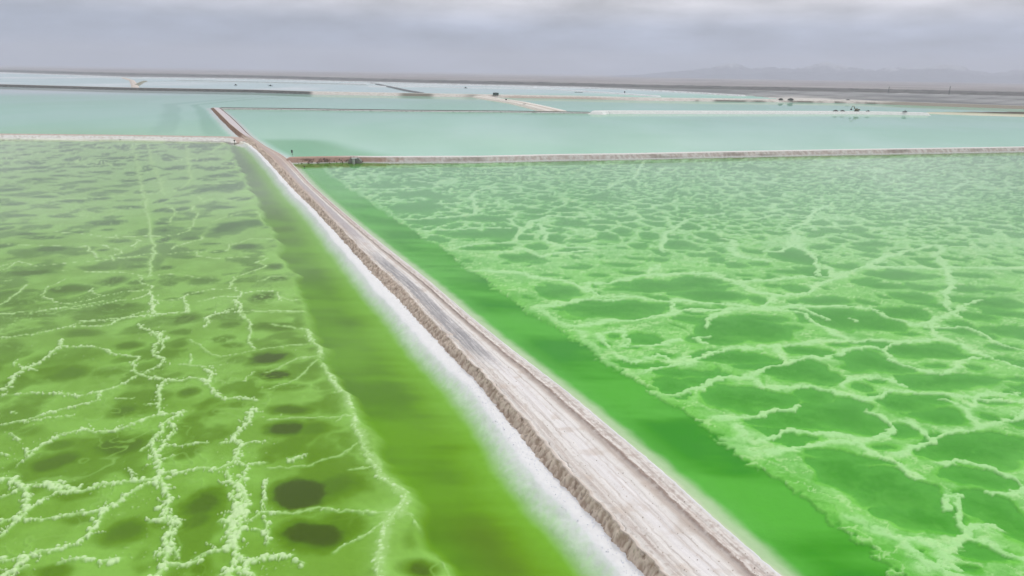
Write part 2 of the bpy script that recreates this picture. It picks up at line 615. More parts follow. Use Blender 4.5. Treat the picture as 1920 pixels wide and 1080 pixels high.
for s, w, k in [
    ("0,770 100,740 200,765 420,745 560,735 700,720 860,695 900,700 1000,690 1110,680 1110,710 1220,725 1400,715 1600,710", .36, .25),
    ("0,1030 120,1035 300,1005 450,1000 620,970 800,940 850,910 830,870 780,830", .36, .5),
    ("430,1075 640,1070 720,1050 880,1040 1060,1025 1050,980 1030,940 1060,920", .45, .5), ("880,1040 870,990 860,940 850,910", .5, .7),
    ("1150,1070 1170,1050 1260,1020 1350,1000 1320,960 1360,920 1450,905 1560,910 1580,960", .42, .4),
    ("1360,920 1290,880 1310,830 1400,800 1500,765 1440,745 1510,720", .38, .3), ("1290,830 1180,830 1110,830 1000,815 900,815 820,825 680,800", .34, .2),
    ("350,790 440,795 560,800 680,800", .34, .2), ("0,980 60,940 150,870", .4, .3), ("370,840 270,880 230,930 300,965 380,975 480,960 560,935 700,905 830,900", .36, .4),
    ("100,740 50,775 0,790", .33, .3), ("470,655 540,700 545,720", .4, .3), ("570,650 660,675 680,690 630,720 640,735", .4, .3),
    ("745,90 770,200 790,300 820,440 840,540 860,640 870,690 840,740 850,790 830,830", .6, .15), ("830,90 860,200 900,280 920,370", .55, .1),
    ("1050,90 1060,200 1070,280 1050,310 980,350 850,365 600,380 400,390 200,410", .5, .15), ("1110,380 1140,410", .6, .3),
    ("1080,430 1100,490 1090,530 1060,570 1000,590 870,600 600,605 300,570", .4, .3), ("1130,600 1130,620 980,655 970,670", .45, .3),
    ("520,890 560,930", .35, .4), ("900,960 1000,950 1030,940", .3, .3), ("1060,920 1200,895 1320,890", .35, .3),
    ("1110,965 1250,935 1350,940", .35, .3), ("0,850 60,845", .4, .3), ("770,620 760,660", .5, .3), ("650,590 660,615 770,620", .35, .2),
    ("1300,640 1280,680 1120,690", .3, .2), ("870,180 1000,170 1150,165", .5, .1), ("820,440 700,445 560,500 420,480", .35, .1),
    ("950,430 980,460 960,520 830,500", .35, .2), ("1340,300 1200,310 1080,300", .6, .1), ("1400,380 1300,400 1150,400", .6, .1),
    ("1490,520 1440,460 1350,470 1180,520", .55, .1), ("1560,620 1430,610 1300,650", .55, .1), ("1620,820 1540,820 1450,850", .5, .1),
    ("1690,950 1640,960 1580,940", .5, .1), ("1740,1015 1600,1020 1480,1020 1350,1020", .4, .1), ("1350,1020 1400,1070", .35, .2),
    ("0,640 140,650 350,655 480,660", .3, .2), ("1300,60 1190,130 1080,140", .7, .1)]:
    RIDGES.append((ZB(P(s)), w, k))

PITS = []
for s, f in [
    ("265,295,80,30,.8 715,83,55,20,1 505,185,50,15,.9 320,137,70,15,.8 1080,112,78,18,.9 1042,235,74,27,1.3 1072,300,70,20,1.2 920,240,60,14,.4 1210,265,50,22,.6 "
     "735,370,35,20,.9 480,440,55,35,.9 750,470,35,20,.6 465,580,105,52,1.0 215,640,82,45,1.0 240,575,50,20,.8 1130,437,85,18,1.0 1250,420,80,16,.5 1100,515,70,30,1.2 1210,513,95,30,.8 "
     "1180,760,130,62,1.5 1300,735,120,58,.9 1210,925,120,62,1.3 1320,890,100,55,.8 785,800,80,55,1.0 765,870,55,45,.9 490,918,78,48,.9 290,865,60,22,.5 225,1070,70,28,.8 "
     "770,1060,40,20,.7 420,45,110,22,.8 140,65,120,15,.8 30,200,60,25,.6 870,160,40,15,.6 895,105,35,15,.8 905,185,50,10,.6 700,183,30,12,.7 700,135,40,12,.7 "
     "740,600,40,25,.7 740,525,50,12,.5 925,420,30,12,.5 830,450,25,12,.5 420,290,60,20,.5 120,520,60,20,.4 150,390,60,14,.4 270,230,100,40,.4 1110,350,90,14,.5 1290,420,60,30,.5 1280,340,50,18,.4 50,760,50,20,.3", 0),
    ("600,1055,95,35,1.1 600,940,60,45,.5 250,420,60,30,.3 215,265,50,20,.6", 2),
    ("170,820,110,20,1 400,910,115,24,1 640,865,80,22,1 780,870,40,15,.8 1150,865,80,20,.8 1490,955,65,30,1.1 640,1010,150,26,.9 1090,935,50,8,.7 560,790,60,9,.8 "
     "770,745,55,10,.8 930,790,50,10,.9 770,785,60,8,.8 920,635,32,17,1.1 1060,625,50,12,1 670,640,60,12,.8 290,685,90,16,1 30,665,50,13,.9 600,535,90,16,1 "
     "1385,672,65,16,1.1 1290,560,85,35,1.1 1150,350,50,16,1.2 905,413,25,11,1.2 905,465,35,12,1 1000,462,45,14,1 250,620,100,10,1 150,600,90,9,1 20,570,40,12,1 "
     "100,495,90,8,.9 80,430,60,9,.9 400,415,80,8,1 250,390,70,7,1 70,350,70,9,1 480,305,60,7,.9 740,300,40,8,1 850,290,22,14,1.2 240,290,80,7,1 560,250,60,6,1 "
     "690,170,60,9,1.2 1170,180,60,10,1.2 1130,102,75,14,1.2 980,230,60,9,1.1 1220,228,80,8,1.1 1250,270,75,11,1.1 1290,335,95,26,1 1550,785,50,14,1 1550,850,70,16,1 "
     "920,580,35,9,1 910,540,40,10,1 808,110,20,20,1.1 812,160,18,10,1 828,240,18,11,1.2 740,255,40,7,1 720,450,80,9,1 955,880,40,12,.7 950,840,40,10,.5 970,970,40,10,.6 "
     "580,690,30,7,.8 700,920,50,9,.7 1250,450,70,8,.9 1380,310,50,14,.9 1300,200,50,9,1 1350,400,60,10,.9 1400,540,110,20,.9 1220,700,40,7,.8 1030,730,60,9,.6 "
     "20,940,50,22,.8 90,990,90,24,.8 160,920,60,9,.6 60,235,60,7,1 210,225,70,8,1.1 440,220,60,5,.9 20,140,50,5,1 150,190,60,5,1 350,270,60,6,1 400,130,60,5,1 "
     "360,500,70,8,.8 290,450,50,6,.7 560,400,60,7,.8 650,355,60,5,.8 450,590,50,7,.8 600,575,40,6,.7 1190,655,50,6,.6 1400,775,60,9,.6 1440,720,50,8,.4 1100,570,50,10,.5", 1)]:
    for q in s.split():
        x, y, rx, ry, st = [float(v) for v in q.split(',')]
        if f == 0:
            PITS.append((x / 2.077, 560 + y / 2.077, rx / 2.077, ry / 2.077, st))
        elif f == 2:
            PITS.append((500 + x / 2.077, 560 + y / 2.077, rx / 2.077, ry / 2.077, st))
        else:
            PITS.append((x / 3, 240 + y / 3, rx / 3, ry / 3, st))


def window(lx, ly, x, y, rx, ry):
    """index window of a fan grid that covers a world ellipse box"""
    x0, y0 = vpix(x - rx, max(y + ry, 1))
    x1, _ = vpix(x + rx, max(y + ry, 1))
    xa, y1 = vpix(x - rx, max(y - ry, 5))
    xb, _ = vpix(x + rx, max(y - ry, 5))
    i0, i1 = np.searchsorted(lx, [min(x0, xa), max(x1, xb)])
    j0, j1 = np.searchsorted(ly, [min(y0, y1), max(y0, y1)])
    return slice(max(j0 - 1, 0), j1 + 1), slice(max(i0 - 1, 0), i1 + 1)


# ================================================================== LEFT POND BED
lx = spaced(-300, 1400, 2.0, lo_end=-3600, hi_end=4600, g=1.12)
ly = spaced(258, 1260, 1.9, hi_end=2700, g=1.09)
X, Y = fan(lx, ly)
Y = np.minimum(Y, dikeL_y(X) + 2.5)
dR = (fL(Y) - X) * COSR                         # metres from the foot of the road embankment
keep = (dR > -1.5) & (Y < dikeL_y(X) + 2.4)
wx = fbm(X * 0.16, Y * 0.16, 3, 1)
wy = fbm(X * 0.16, Y * 0.16, 3, 9)
fx = fbm(X * 0.9, Y * 0.9, 3, 21)
fy = fbm(X * 0.9, Y * 0.9, 3, 31)
low = fbm(X * 0.02, Y * 0.02, 3, 41)
mid = fbm(X * 0.12, Y * 0.12, 4, 51)
fine = fbm(X * 1.3, Y * 1.3, 4, 61)
inside = (cL(Y) + wx * 1.6 + fbm(Y * 0.05, Y * 0 + 3, 3, 4) * 3.5 - X) * COSR    # >0: patterned bed, <0: dredged channel

# pits
pit = np.zeros_like(X)
for (px_, py_, rx_, ry_, st) in PITS:
    c = at(px_, py_, -0.8)
    rx = abs(at(px_ + rx_, py_, -0.8)[0] - c[0])
    ry = abs(at(px_, py_ - ry_, -0.8)[1] - at(px_, py_ + ry_, -0.8)[1]) / 2
    sl = window(lx, ly, c[0], c[1], rx * 2.6, ry * 2.6)
    xx = (X[sl] + wx[sl] * rx * 0.6 - c[0]) / rx
    yy = (Y[sl] + wy[sl] * ry * 0.6 - c[1]) / ry
    r = np.hypot(xx, yy) + fx[sl] * 0.16
    pit[sl] = np.maximum(pit[sl], smooth(1.5, 0.5, r) * st * 1.15)
PX, PY = seen(X, Y, -0.6)
# round pits nobody traced: far part and outside the frame
f1, f2 = voronoi(X / 13 + wx * 0.5, Y / 15 + wy * 0.5, 3)
rad = 0.18 + 0.22 * _h(np.floor(X / 40), np.floor(Y / 40), 2)
auto = smooth(rad + 0.12, rad - 0.1, f1 + fx * 0.03)
untr = np.maximum(smooth(345, 300, PY), np.maximum(smooth(-5, -80, PX), smooth(1080, 1150, PY)))
pit = np.maximum(pit, auto * (0.55 + 0.45 * untr))
pit = np.clip(pit, 0, 1.9) * smooth(0.2, 2.5, inside)

# ridges: stamps of knobs along the traced lines with twigs
lump = np.zeros_like(X)
soft = np.zeros_like(X)


def stamp(x, y, r, hgt):
    sl = window(lx, ly, x, y, r, r)
    a = RNG.random() * 3.14
    e = RNG.uniform(.55, 1.0)
    dx, dy = X[sl] - x, Y[sl] - y
    d = np.hypot(dx * math.cos(a) + dy * math.sin(a), (dy * math.cos(a) - dx * math.sin(a)) / e) / r + fx[sl] * .25
    lump[sl] = np.maximum(lump[sl], np.sqrt(np.clip(1 - d * d, 0, 1)) * hgt)


def soft_seg(p, q, w, a):
    c = (p + q) / 2
    h = abs(p - q) / 2 + w * 3
    sl = window(lx, ly, c[0], c[1], h[0], h[1])
    xx, yy = X[sl] + fx[sl] * 0.5, Y[sl] + fy[sl] * 0.5
    d = q - p
    t = np.clip(((xx - p[0]) * d[0] + (yy - p[1]) * d[1]) / (d @ d + 1e-9), 0, 1)
    r = np.hypot(xx - p[0] - t * d[0], yy - p[1] - t * d[1]) / w
    soft[sl] = np.maximum(soft[sl], np.exp(-r * r) * a)


for pts, w, k in RIDGES:
    W = [at(x, y, -0.1)[:2] for x, y in pts]
    for p, q in zip(W[:-1], W[1:]):
        L = np.linalg.norm(q - p)
        if L < 0.01:
            continue
        far = np.clip(p[1] / 150, 1, 3)
        n = max(1, int(L / 1.6))
        # fractal wander of the line
        nodes = [p + (q - p) * i / n for i in range(n + 1)]
        amp = min(0.55, L * 0.12) * (0.6 + 0.8 * k) * np.clip(p[1] / 150, 1, 2.5)
        nodes = [nodes[0]] + [v + RNG.normal(0, amp * .7, 2) for v in nodes[1:-1]] + [nodes[-1]]
        for a_, b_ in zip(nodes[:-1], nodes[1:]):
            soft_seg(a_, b_, w * (0.6 if k > .35 else .9) * far ** 0.65, 0.5 + 0.3 * min(1, k + .25))
            if k > 0.35 or p[1] < 190:
                m = int(np.linalg.norm(b_ - a_) / (0.26 * far)) + 1
                for _ in range(int(m * (1.1 + .25 * k))):
                    t = RNG.random()
                    c = a_ + (b_ - a_) * t + RNG.normal(0, w * (.28 + .38 * k), 2)
                    stamp(c[0], c[1], (.07 + .30 * RNG.random() ** 2.2) * (0.7 + .5 * k) * far ** .5 * (w / .45) ** .5, RNG.uniform(.5, 1.0) * min(1, .3 + k))
            if k > 0.5 and RNG.random() < 0.55 * k:          # twig
                ang = RNG.random() * 6.283
                c = a_.copy()
                for _ in range(RNG.integers(2, 7)):
                    ang += RNG.normal(0, .5)
                    c = c + np.array([math.cos(ang), math.sin(ang)]) * .33
                    stamp(c[0], c[1], RNG.uniform(.09, .19) * far ** .5, RNG.uniform(.5, .9))
# loose knobs all over the near bed
for _ in range(3800):
    px_, py_ = RNG.uniform(-40, 560), 560 + 540 * RNG.random()
    c = at(px_, py_)
    if noise(np.array([c[0] * .11]), np.array([c[1] * .11]), 77)[0] > 0.05:
        stamp(c[0], c[1], (.05 + .14 * RNG.random() ** 3), RNG.uniform(.1, .4))

# thin pale net where nothing is traced
g1, g2 = voronoi(X / 16 + wx * 0.9 + fx * .05, Y / 16 + wy * 0.9 + fy * .05, 8)
net = np.exp(-((g2 - g1) / 0.045) ** 2) * (0.5 + 0.4 * untr) * smooth(-.4, .3, low + mid * .5)
h1, h2 = voronoi(X / 34 + wx * 0.6 + fx * .03, Y / 34 + wy * 0.6 + fy * .03, 18)
net = np.maximum(net, np.exp(-((h2 - h1) / 0.03) ** 2) * 0.7 * untr)
inm = smooth(-1.2, 1.0, inside)
soft = np.maximum(soft, net * 0.95) * inm
lump = lump * inm * (1 - smooth(.35, .8, pit) * .85)
pit = pit * (1 - np.clip(soft * 1.2 + lump, 0, 1) * .9)

base = mixc(lin((124, 172, 72)), lin((140, 192, 92)), smooth(-.35, .35, mid + low * .6))
afar = smooth(90, 330, Y)  # distance tint: haze and sky reflection put into the far bed colours
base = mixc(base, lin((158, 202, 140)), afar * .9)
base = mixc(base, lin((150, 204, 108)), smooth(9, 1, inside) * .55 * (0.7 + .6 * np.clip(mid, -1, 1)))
pitc = mixc(lin((90, 130, 28)), lin((74, 92, 0)), smooth(.8, 1.5, pit))
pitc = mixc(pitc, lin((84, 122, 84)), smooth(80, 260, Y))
c_ = mixc(base, pitc, 1 - np.exp(-1.9 * np.clip(pit, 0, 2)))
c_ = mixc(c_, lin((158, 206, 120)), np.clip(soft * 0.75, 0, 1))
c_ = mixc(c_, lin((192, 230, 168)), smooth(.35, .85, soft) * (.75 + .25 * smooth(70, 130, Y)))
c_ = mixc(c_, lin((204, 235, 186)), smooth(.08, .6, lump))
# channel
wob = 1.1 * smooth(110, 300, Y) + fbm(Y * 0.25, X * 0.25, 3, 71) * .45 + fbm(Y * 0.03, Y * 0, 2, 73) * 1.0
deep = smooth(17, 10.5, dR)
ch_n = fbm(X * 0.03, Y * 0.07, 4, 91)
ch_s = fbm(X * .05 + 3, Y * .35, 4, 97)
ch = mixc(lin((110, 164, 50)), lin((92, 136, 14)), smooth(-.45, .25, ch_n + ch_s * .2) * .9)
ch = mixc(ch, lin((100, 126, 30)), smooth(-.2, .3, fbm(X * .03, Y * .03, 3, 95)) * smooth(90, 50, Y))
ch = mixc(ch, lin((104, 134, 96)), smooth(150, 330, Y + ch_n * 60) * .85)
ch = mixc(ch, lin((128, 188, 70)), smooth(11.5, 4.5, dR + ch_s * 2 + wob) * .85)
c_ = mixc(ch, c_, inm)
# shallow salt shelf along the embankment
shelf = smooth(5.8, 2.7, dR + wob)
c_ = mixc(c_, lin((210, 242, 212)), shelf ** 1.3)
c_ = mixc(c_, lin((234, 238, 252)), smooth(4.4, 1.5, dR + wob * 1.1 + fine * 1.0))
h = -0.62 + mid * 0.1 + fine * 0.03 - np.clip(pit, 0, 1.3) * 0.75
h = h + soft * 0.32
h = np.maximum(h, -0.60 + lump * 0.38 + fine * .05)
h = h * inm + (1 - inm) * (-1.6 + ch_n * .15)
h = h + (0.12 + 0.10 * smooth(2.5, 0, dR) + fine * 0.05 - h) * smooth(5.0, 1.4, dR + wob * 1.1)
# far shore
dT = dikeL_y(X) - Y
c_ = mixc(c_, lin((236, 240, 236)), smooth(4.4, 2.2, dT + wob - 4.5 * smooth(26, 6, dR)))
h = h + (0.1 - h) * smooth(3.0, 0.0, dT)
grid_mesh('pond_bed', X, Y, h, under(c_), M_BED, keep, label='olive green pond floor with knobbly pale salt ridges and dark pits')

# ================================================================== RIGHT POND BED
POOLS = []
ZD = lambda x, y, a, b: (1280 + x / 2.077, 560 + y / 2.077, a / 2.077, b / 2.077)
ZE = lambda x, y, a, b: (960 + x / 2.077, 560 + y / 2.077, a / 2.077, b / 2.077)
ZF = lambda x, y, a, b: (1100 + x / 2.341, 270 + y / 2.341, a / 2.341, b / 2.341)
ZG = lambda x, y, a, b: (480 + x / 3, 240 + y / 3, a / 3, b / 3)
for F, s in [
    (ZD, "70,45,75,12 30,85,45,13 215,125,200,52 300,82,110,15 120,160,120,30 430,118,38,15 650,85,190,42 760,105,110,26 490,212,92,22 620,186,45,8 720,180,62,10 970,210,172,36 "
         "720,250,130,42 790,270,100,34 450,290,150,46 540,310,90,34 270,270,60,14 200,232,170,24 100,297,100,16 60,330,85,24 230,390,180,54 340,395,110,40 520,385,90,30 620,455,160,62 470,470,170,48 "
         "340,485,100,28 700,352,46,19 750,325,42,11 1010,325,160,34 1130,322,120,28 860,405,120,46 960,395,70,30 990,465,125,38 830,518,76,30 770,582,42,12 590,440,120,26 840,60,120,24 "
         "1150,75,75,17 1240,130,85,22 1140,275,36,14 970,265,45,10 1210,405,80,18 1300,485,40,26 1200,470,34,17 1120,600,250,56 1260,580,140,50 1150,700,145,44 1060,690,60,26 1240,850,120,105 1300,880,80,110 "
         "640,690,170,80 800,740,200,80 930,840,170,90 1010,880,90,60 1170,1000,110,28 1090,1060,70,14 1300,375,42,14 1300,320,50,12 1100,130,80,20 1180,150,40,12 980,30,50,10 1250,190,70,16 500,550,50,14 "
         "560,610,90,24 380,560,60,10 1000,120,60,10 560,10,120,14 930,20,60,12 1290,30,60,12 880,140,50,10 1340,260,60,16 1250,240,50,12 720,640,130,20"),
    (ZE, "380,45,215,36 330,15,115,13 740,45,72,10 685,85,50,15 580,225,42,12 520,265,110,12 640,290,85,20 770,320,75,18 470,195,34,8 400,150,30,10 365,185,26,12 520,165,62,26 230,30,60,16 610,30,50,8 440,250,40,8"),
    (ZF, "380,625,265,26 500,605,120,18 540,668,155,25 240,642,120,12 150,735,180,30 60,700,70,14 500,730,82,12 750,688,45,22 1080,745,125,22 1050,690,135,17 910,495,95,32 960,515,50,22 920,640,55,18 820,628,40,10 "
         "1370,580,135,22 1310,625,95,13 1490,637,72,14 1420,673,82,20 1640,635,82,18 1780,700,130,30 1850,750,82,15 1140,543,56,16 150,533,70,9 215,505,52,8 325,512,42,10 570,520,36,7 660,535,52,14 760,530,45,12 "
         "885,565,88,10 530,490,75,9 730,475,50,12 830,395,50,8 410,445,70,20 95,415,50,20 165,400,28,9 230,450,42,12 590,420,60,16 270,410,40,14 1230,445,60,12 1600,445,50,10 1480,510,70,10 1240,490,50,10 1680,580,90,14 "
         "1840,530,60,10 1010,390,50,9 350,90,160,9 740,110,130,8 540,300,70,10 60,240,60,14 150,330,60,8 700,270,60,8 1180,390,60,10 1790,640,70,12 40,580,50,10 200,570,70,10 700,580,50,7"),
    (ZG, "850,240,125,11 930,310,95,22 900,375,120,18 1040,390,80,16 900,452,150,32 980,530,115,20 1290,515,128,20 1110,520,42,18 1200,602,180,20 1380,590,110,40 1400,665,75,12 1500,735,135,24 1290,680,150,12 "
         "1770,540,110,20 1700,575,42,16 1830,640,72,12 1700,930,120,46 720,330,90,14 1100,230,80,9 1180,270,70,8 1260,350,60,9 1400,380,60,10 1480,410,40,14 1550,330,60,10 1640,400,60,12 1750,200,120,14 1480,460,60,9 "
         "1580,500,50,9 1800,790,70,10 1650,830,60,8 1560,760,50,9 1880,560,50,9")]:
    for q in s.split():
        POOLS.append(F(*[float(v) for v in q.split(',')]))

rx_l = spaced(510, 2200, 2.0, hi_end=5600, g=1.12)
ry_l = spaced(262, 1260, 1.9, hi_end=2700, g=1.09)
X, Y = fan(rx_l, ry_l)
Y = np.minimum(Y, dikeR_y(X) + 2.5)
dR = (X - rR(Y) - 1.0) * COSR
keep = (dR > -2.5) & (Y < dikeR_y(X) + 2.4)
wx = fbm(X * 0.13, Y * 0.13, 3, 101)
wy = fbm(X * 0.13, Y * 0.13, 3, 109)
fx = fbm(X * 0.8, Y * 0.8, 4, 121)
fy = fbm(X * 0.8, Y * 0.8, 4, 131)
low = fbm(X * 0.02, Y * 0.02, 3, 141)
mid = fbm(X * 0.1, Y * 0.1, 4, 151)
fine = fbm(X * 1.6, Y * 1.6, 4, 161, gain=.6)
inside = (X - cR(Y) + wx * 1.6 + fx * 1.9 + fbm(Y * .06, Y * 0, 2, 5) * 1.2) * COSR
PX, PY = seen(X, Y, -0.3)
G = np.full_like(X, -3.0)             # metres into a pool
T = np.zeros_like(X)                  # -1 near side .. +1 far side of that pool
for (px_, py_, rx_, ry_) in POOLS:
    c = at(px_, py_, -0.5)
    rx = abs(at(px_ + rx_, py_, -0.5)[0] - c[0])
    ry = abs(at(px_, py_ - ry_, -0.5)[1] - at(px_, py_ + ry_, -0.5)[1]) / 2
    sl = window(rx_l, ry_l, c[0], c[1], rx * 1.0 + 5, ry + 5)
    xx = (X[sl] + wx[sl] * min(rx, 7) * .75 + fx[sl] * 0.5 - c[0]) / rx
    yy = (Y[sl] + wy[sl] * min(ry, 5) * .75 + fy[sl] * 0.5 - c[1]) / ry
    rr = (np.abs(xx) ** 2.3 + np.abs(yy) ** 2.3) ** (1 / 2.3)
    g = (1 - rr) * math.sqrt(rx * ry) * 0.9
    m = g > G[sl]
    G[sl] = np.where(m, g, G[sl])
    T[sl] = np.where(m, yy, T[sl])
vx, vy = X + wx * 2.6 + fx * .55, Y + wy * 2.6 + fy * .55
f1, f2 = voronoi(vx / 8.6, vy / 9.8, 203)
k1, k2 = voronoi(vx / 5.2 + 3, vy / 5.6, 233)
big = smooth(-.08, .06, fbm(X * .035, Y * .03, 3, 145))
thick = .25 * smooth(-.3, .4, mid)
ga = (f2 - f1) * 4.0 - 0.78 - thick - np.clip(fx, -.4, .4) * .5
gb = (k2 - k1) * 2.5 - 0.50 - thick - np.clip(fx, -.4, .4) * .4
ga = ga * (1 - big) + gb * big
traced = smooth(400, 520, PY) * smooth(2000, 1900, PX) * smooth(1120, 1070, PY)
ga = ga - traced * 1.1
m = ga > G
G = np.maximum(G, ga)
T = np.where(m, 0.3, T)
inm = smooth(-.25, .25, inside)
rim = smooth(.2, 2.6, inside)
G = np.where(rim < 1, G - (1 - rim) * 2.2, G)
sharp = 0.16 + 0.9 * smooth(0.3, -0.9, T)
pool = smooth(0, 1, G / sharp)
gap = smooth(0.15, -0.7, G)
ridge = np.zeros_like(X)
for F, txt in ((lambda x, y: (1280 + x / 2.077, 560 + y / 2.077),
    "0,250 90,225 180,195 280,190 400,185 490,170 620,165 800,165 1000,160|0,365 100,330 200,300 260,300 330,280 400,245 460,240 560,225 640,200 790,195|370,190 385,230 400,245|"
    "260,300 310,340 420,345 520,345 620,375 700,395 760,375 820,345 1000,365 1130,385 1330,400|620,345 650,310 720,300 800,310 870,330|130,470 250,455 340,435 430,425 450,410|"
    "150,550 250,555 330,540 420,510 520,520 600,520 670,545 740,520 800,490 780,445 720,430|210,575 340,600 450,575 560,560 660,555 740,590 820,625 900,680 940,695|"
    "820,600 900,570 1000,540 1100,520 1200,500 1330,430|950,550 920,510 880,480|1000,390 1100,430 1140,470 1180,500|1330,370 1150,370 1130,420|"
    "1020,650 1100,630 1200,650 1290,690 1320,730 1200,755|1010,800 1040,770 1090,770 1070,850 1110,890 1220,890|1110,890 1110,930 1040,980 1020,1010|1110,930 1200,960 1330,1010|"
    "830,940 930,960 1020,980|650,850 760,900 830,940 950,1030 1080,1080|930,1050 1000,1030 1080,1050|0,45 100,45 170,40 300,35 350,0|90,100 170,45|"
    "300,35 400,45 480,55 540,110 640,155|440,25 600,25 720,35 830,75 900,105 960,80 1060,60 1090,40 1150,0|960,80 990,140 1100,180 1200,230 1330,270|"
    "860,160 790,195 830,240 900,270 1000,290 1080,250 1140,220|900,105 1100,110 1200,160 1330,200|60,150 90,175|650,72 670,85|210,500 230,520 215,560|50,150 110,140"),
    (lambda x, y: (960 + x / 2.077, 560 + y / 2.077),
    "100,40 170,85 230,100 380,90 500,75 620,60 690,40 850,40|170,85 260,130 330,200 400,250 470,300 560,270 700,220|360,130 440,120 460,160 440,185 520,185 650,155|"
    "400,210 470,240 560,215 620,235|100,40 180,20 250,0 420,0|550,370 640,370 720,350 800,310 900,295|330,135 360,160 380,190"),
    (lambda x, y: (1100 + x / 2.341, 270 + y / 2.341),
    "0,610 100,605 250,575 400,570 550,565 650,605 800,600 950,580 1100,575 1200,545 1400,540 1700,542 1980,540|550,565 680,620 760,650 850,660 960,650 1020,610 1060,595 1130,570|"
    "780,710 820,670 850,660|0,625 60,665 200,670 330,690 480,690 600,700 690,710 800,715 960,720 1060,770|380,690 380,740|290,560 300,530|"
    "1060,270 1000,290 960,350 880,360 910,400 900,440 860,470 780,470|930,400 920,450 980,480 1020,540 1010,570|600,410 640,420 640,470 680,490 780,510|330,470 340,430 345,400|1060,540 1080,575|"
    "1240,540 1280,500 1400,470 1540,440 1700,450|1540,440 1560,520 1600,600 1580,700 1640,760|720,330 840,310 960,320|340,400 440,330 600,300|"
    "1600,200 1680,160 1600,120 1500,110|1680,160 1800,180 1980,210|80,200 160,160 210,150 260,60"),
    (lambda x, y: (480 + x / 3, 240 + y / 3),
    "560,340 720,345 1020,330 1000,310 860,290|730,490 850,510 1100,500 1230,480 1240,440 1210,390 1240,350 1350,330|870,575 1100,570 1250,560 1420,560|"
    "1040,690 1250,650 1420,640 1490,600 1480,560 1420,510|1230,800 1450,810 1600,840 1750,860 1880,920|1350,700 1500,680 1600,720 1700,700 1850,690|1600,540 1640,640 1700,660 1880,680|"
    "1490,600 1560,520 1650,490 1880,500|560,250 850,262 970,235|1580,1010 1700,980 1860,960|1120,740 1180,800")):
    for line in txt.split('|'):
        W = [at(*F(x, y), -0.2)[:2] for x, y in P(line)]
        for p, q in zip(W[:-1], W[1:]):
            wd = 0.66 * np.clip(p[1] / 110, 1, 2.0)
            sl = window(rx_l, ry_l, (p[0] + q[0]) / 2, (p[1] + q[1]) / 2, abs(p[0] - q[0]) / 2 + wd * 4, abs(p[1] - q[1]) / 2 + wd * 4)
            xx, yy = X[sl] + wx[sl] * 2.0 + fx[sl] * .8, Y[sl] + wy[sl] * 2.0 + fy[sl] * .8
            d = q - p
            t = np.clip(((xx - p[0]) * d[0] + (yy - p[1]) * d[1]) / (d @ d + 1e-9), 0, 1)
            r = np.hypot(xx - p[0] - t * d[0], yy - p[1] - t * d[1]) / wd
            ridge[sl] = np.maximum(ridge[sl], np.exp(-r ** 1.6))
gap = np.maximum(gap, smooth(.45, .8, ridge))
pool = pool * (1 - smooth(.42, .75, ridge))
cellr = np.exp(-(np.clip(-G, -1, 2) - .75) ** 2 / .35) * (1 - traced * .75)
feather = fbm(X * .55 + fx * 1.2, Y * .8 + fy * 1.2, 5, 171, gain=.62)
vein = np.exp(-(np.abs(fbm(X * .16 + fx * .25, Y * .2 + fy * .25, 3, 181)) / .035) ** 2)
base = mixc(lin((98, 186, 70)), lin((124, 206, 92)), smooth(-.4, .4, mid + feather * .8))
pale = np.clip(gap * (.16 + .18 * feather + np.maximum(ridge ** .7 * 1.15, cellr * .7) * (.98 + feather * 1.4)), 0, 1) * (.5 + .5 * smooth(.4, 4, inside))
afar = smooth(110, 330, Y)  # far bed goes bluer and paler, haze and reflected sky painted in
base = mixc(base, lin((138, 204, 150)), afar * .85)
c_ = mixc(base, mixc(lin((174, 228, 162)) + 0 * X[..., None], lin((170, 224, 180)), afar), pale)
c_ = mixc(c_, lin((190, 234, 172)), np.clip(vein * gap * 1.2, 0, 1) * .55)
poolc = mixc(lin((88, 172, 72)), lin((68, 152, 52)), smooth(.3, 3.2, G) * .8)
poolc = mixc(poolc, lin((98, 184, 78)), smooth(-.1, .45, feather + mid * .3) * .45)
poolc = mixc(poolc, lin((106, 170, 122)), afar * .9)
c_ = mixc(c_, poolc, pool * (0.95 - .25 * smooth(.2, -.9, T)))
ch_n = fbm(X * 0.035, Y * 0.07, 4, 191)
ch_s = fbm(X * .06 + 3, Y * .4, 4, 197)
ch = mixc(lin((94, 184, 72)), lin((62, 152, 40)), smooth(-.35, .3, ch_n + ch_s * .3))
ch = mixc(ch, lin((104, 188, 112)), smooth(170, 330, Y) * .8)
ch = mixc(ch, lin((100, 186, 84)), smooth(7, 3, dR) * .6)
c_ = mixc(ch, c_, inm)
wob = fbm(Y * 0.3, X * 0.3, 3, 171) * .45
c_ = mixc(c_, lin((182, 210, 176)), smooth(3.8, 1.7, dR + wob) * .95)
c_ = mixc(c_, lin((214, 218, 208)), smooth(1.5, .2, dR + wob))
h = -0.28 + feather * .12 * gap + pale * .05 + fine * .05 - pool * (0.20 + .06 * mid)
h = h * inm + (1 - inm) * (-0.52 + ch_n * .08)
h = h + (0.05 - h) * smooth(3.6, -.6, dR + wob)
dT = dikeR_y(X) - Y
c_ = mixc(c_, lin((96, 140, 52)), smooth(13, 9, dT + fx * 2) * .9)  # olive strip: dark reflection of the dike painted in, plus the deeper strip
h = h + (0.05 - h) * smooth(3.0, 0.0, dT)
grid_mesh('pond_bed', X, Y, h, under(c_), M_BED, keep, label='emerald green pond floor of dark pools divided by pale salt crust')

# ================================================================== clear water over both near ponds
ys = np.concatenate([np.arange(22, 120, 2), np.arange(120, 620, 5.0)])


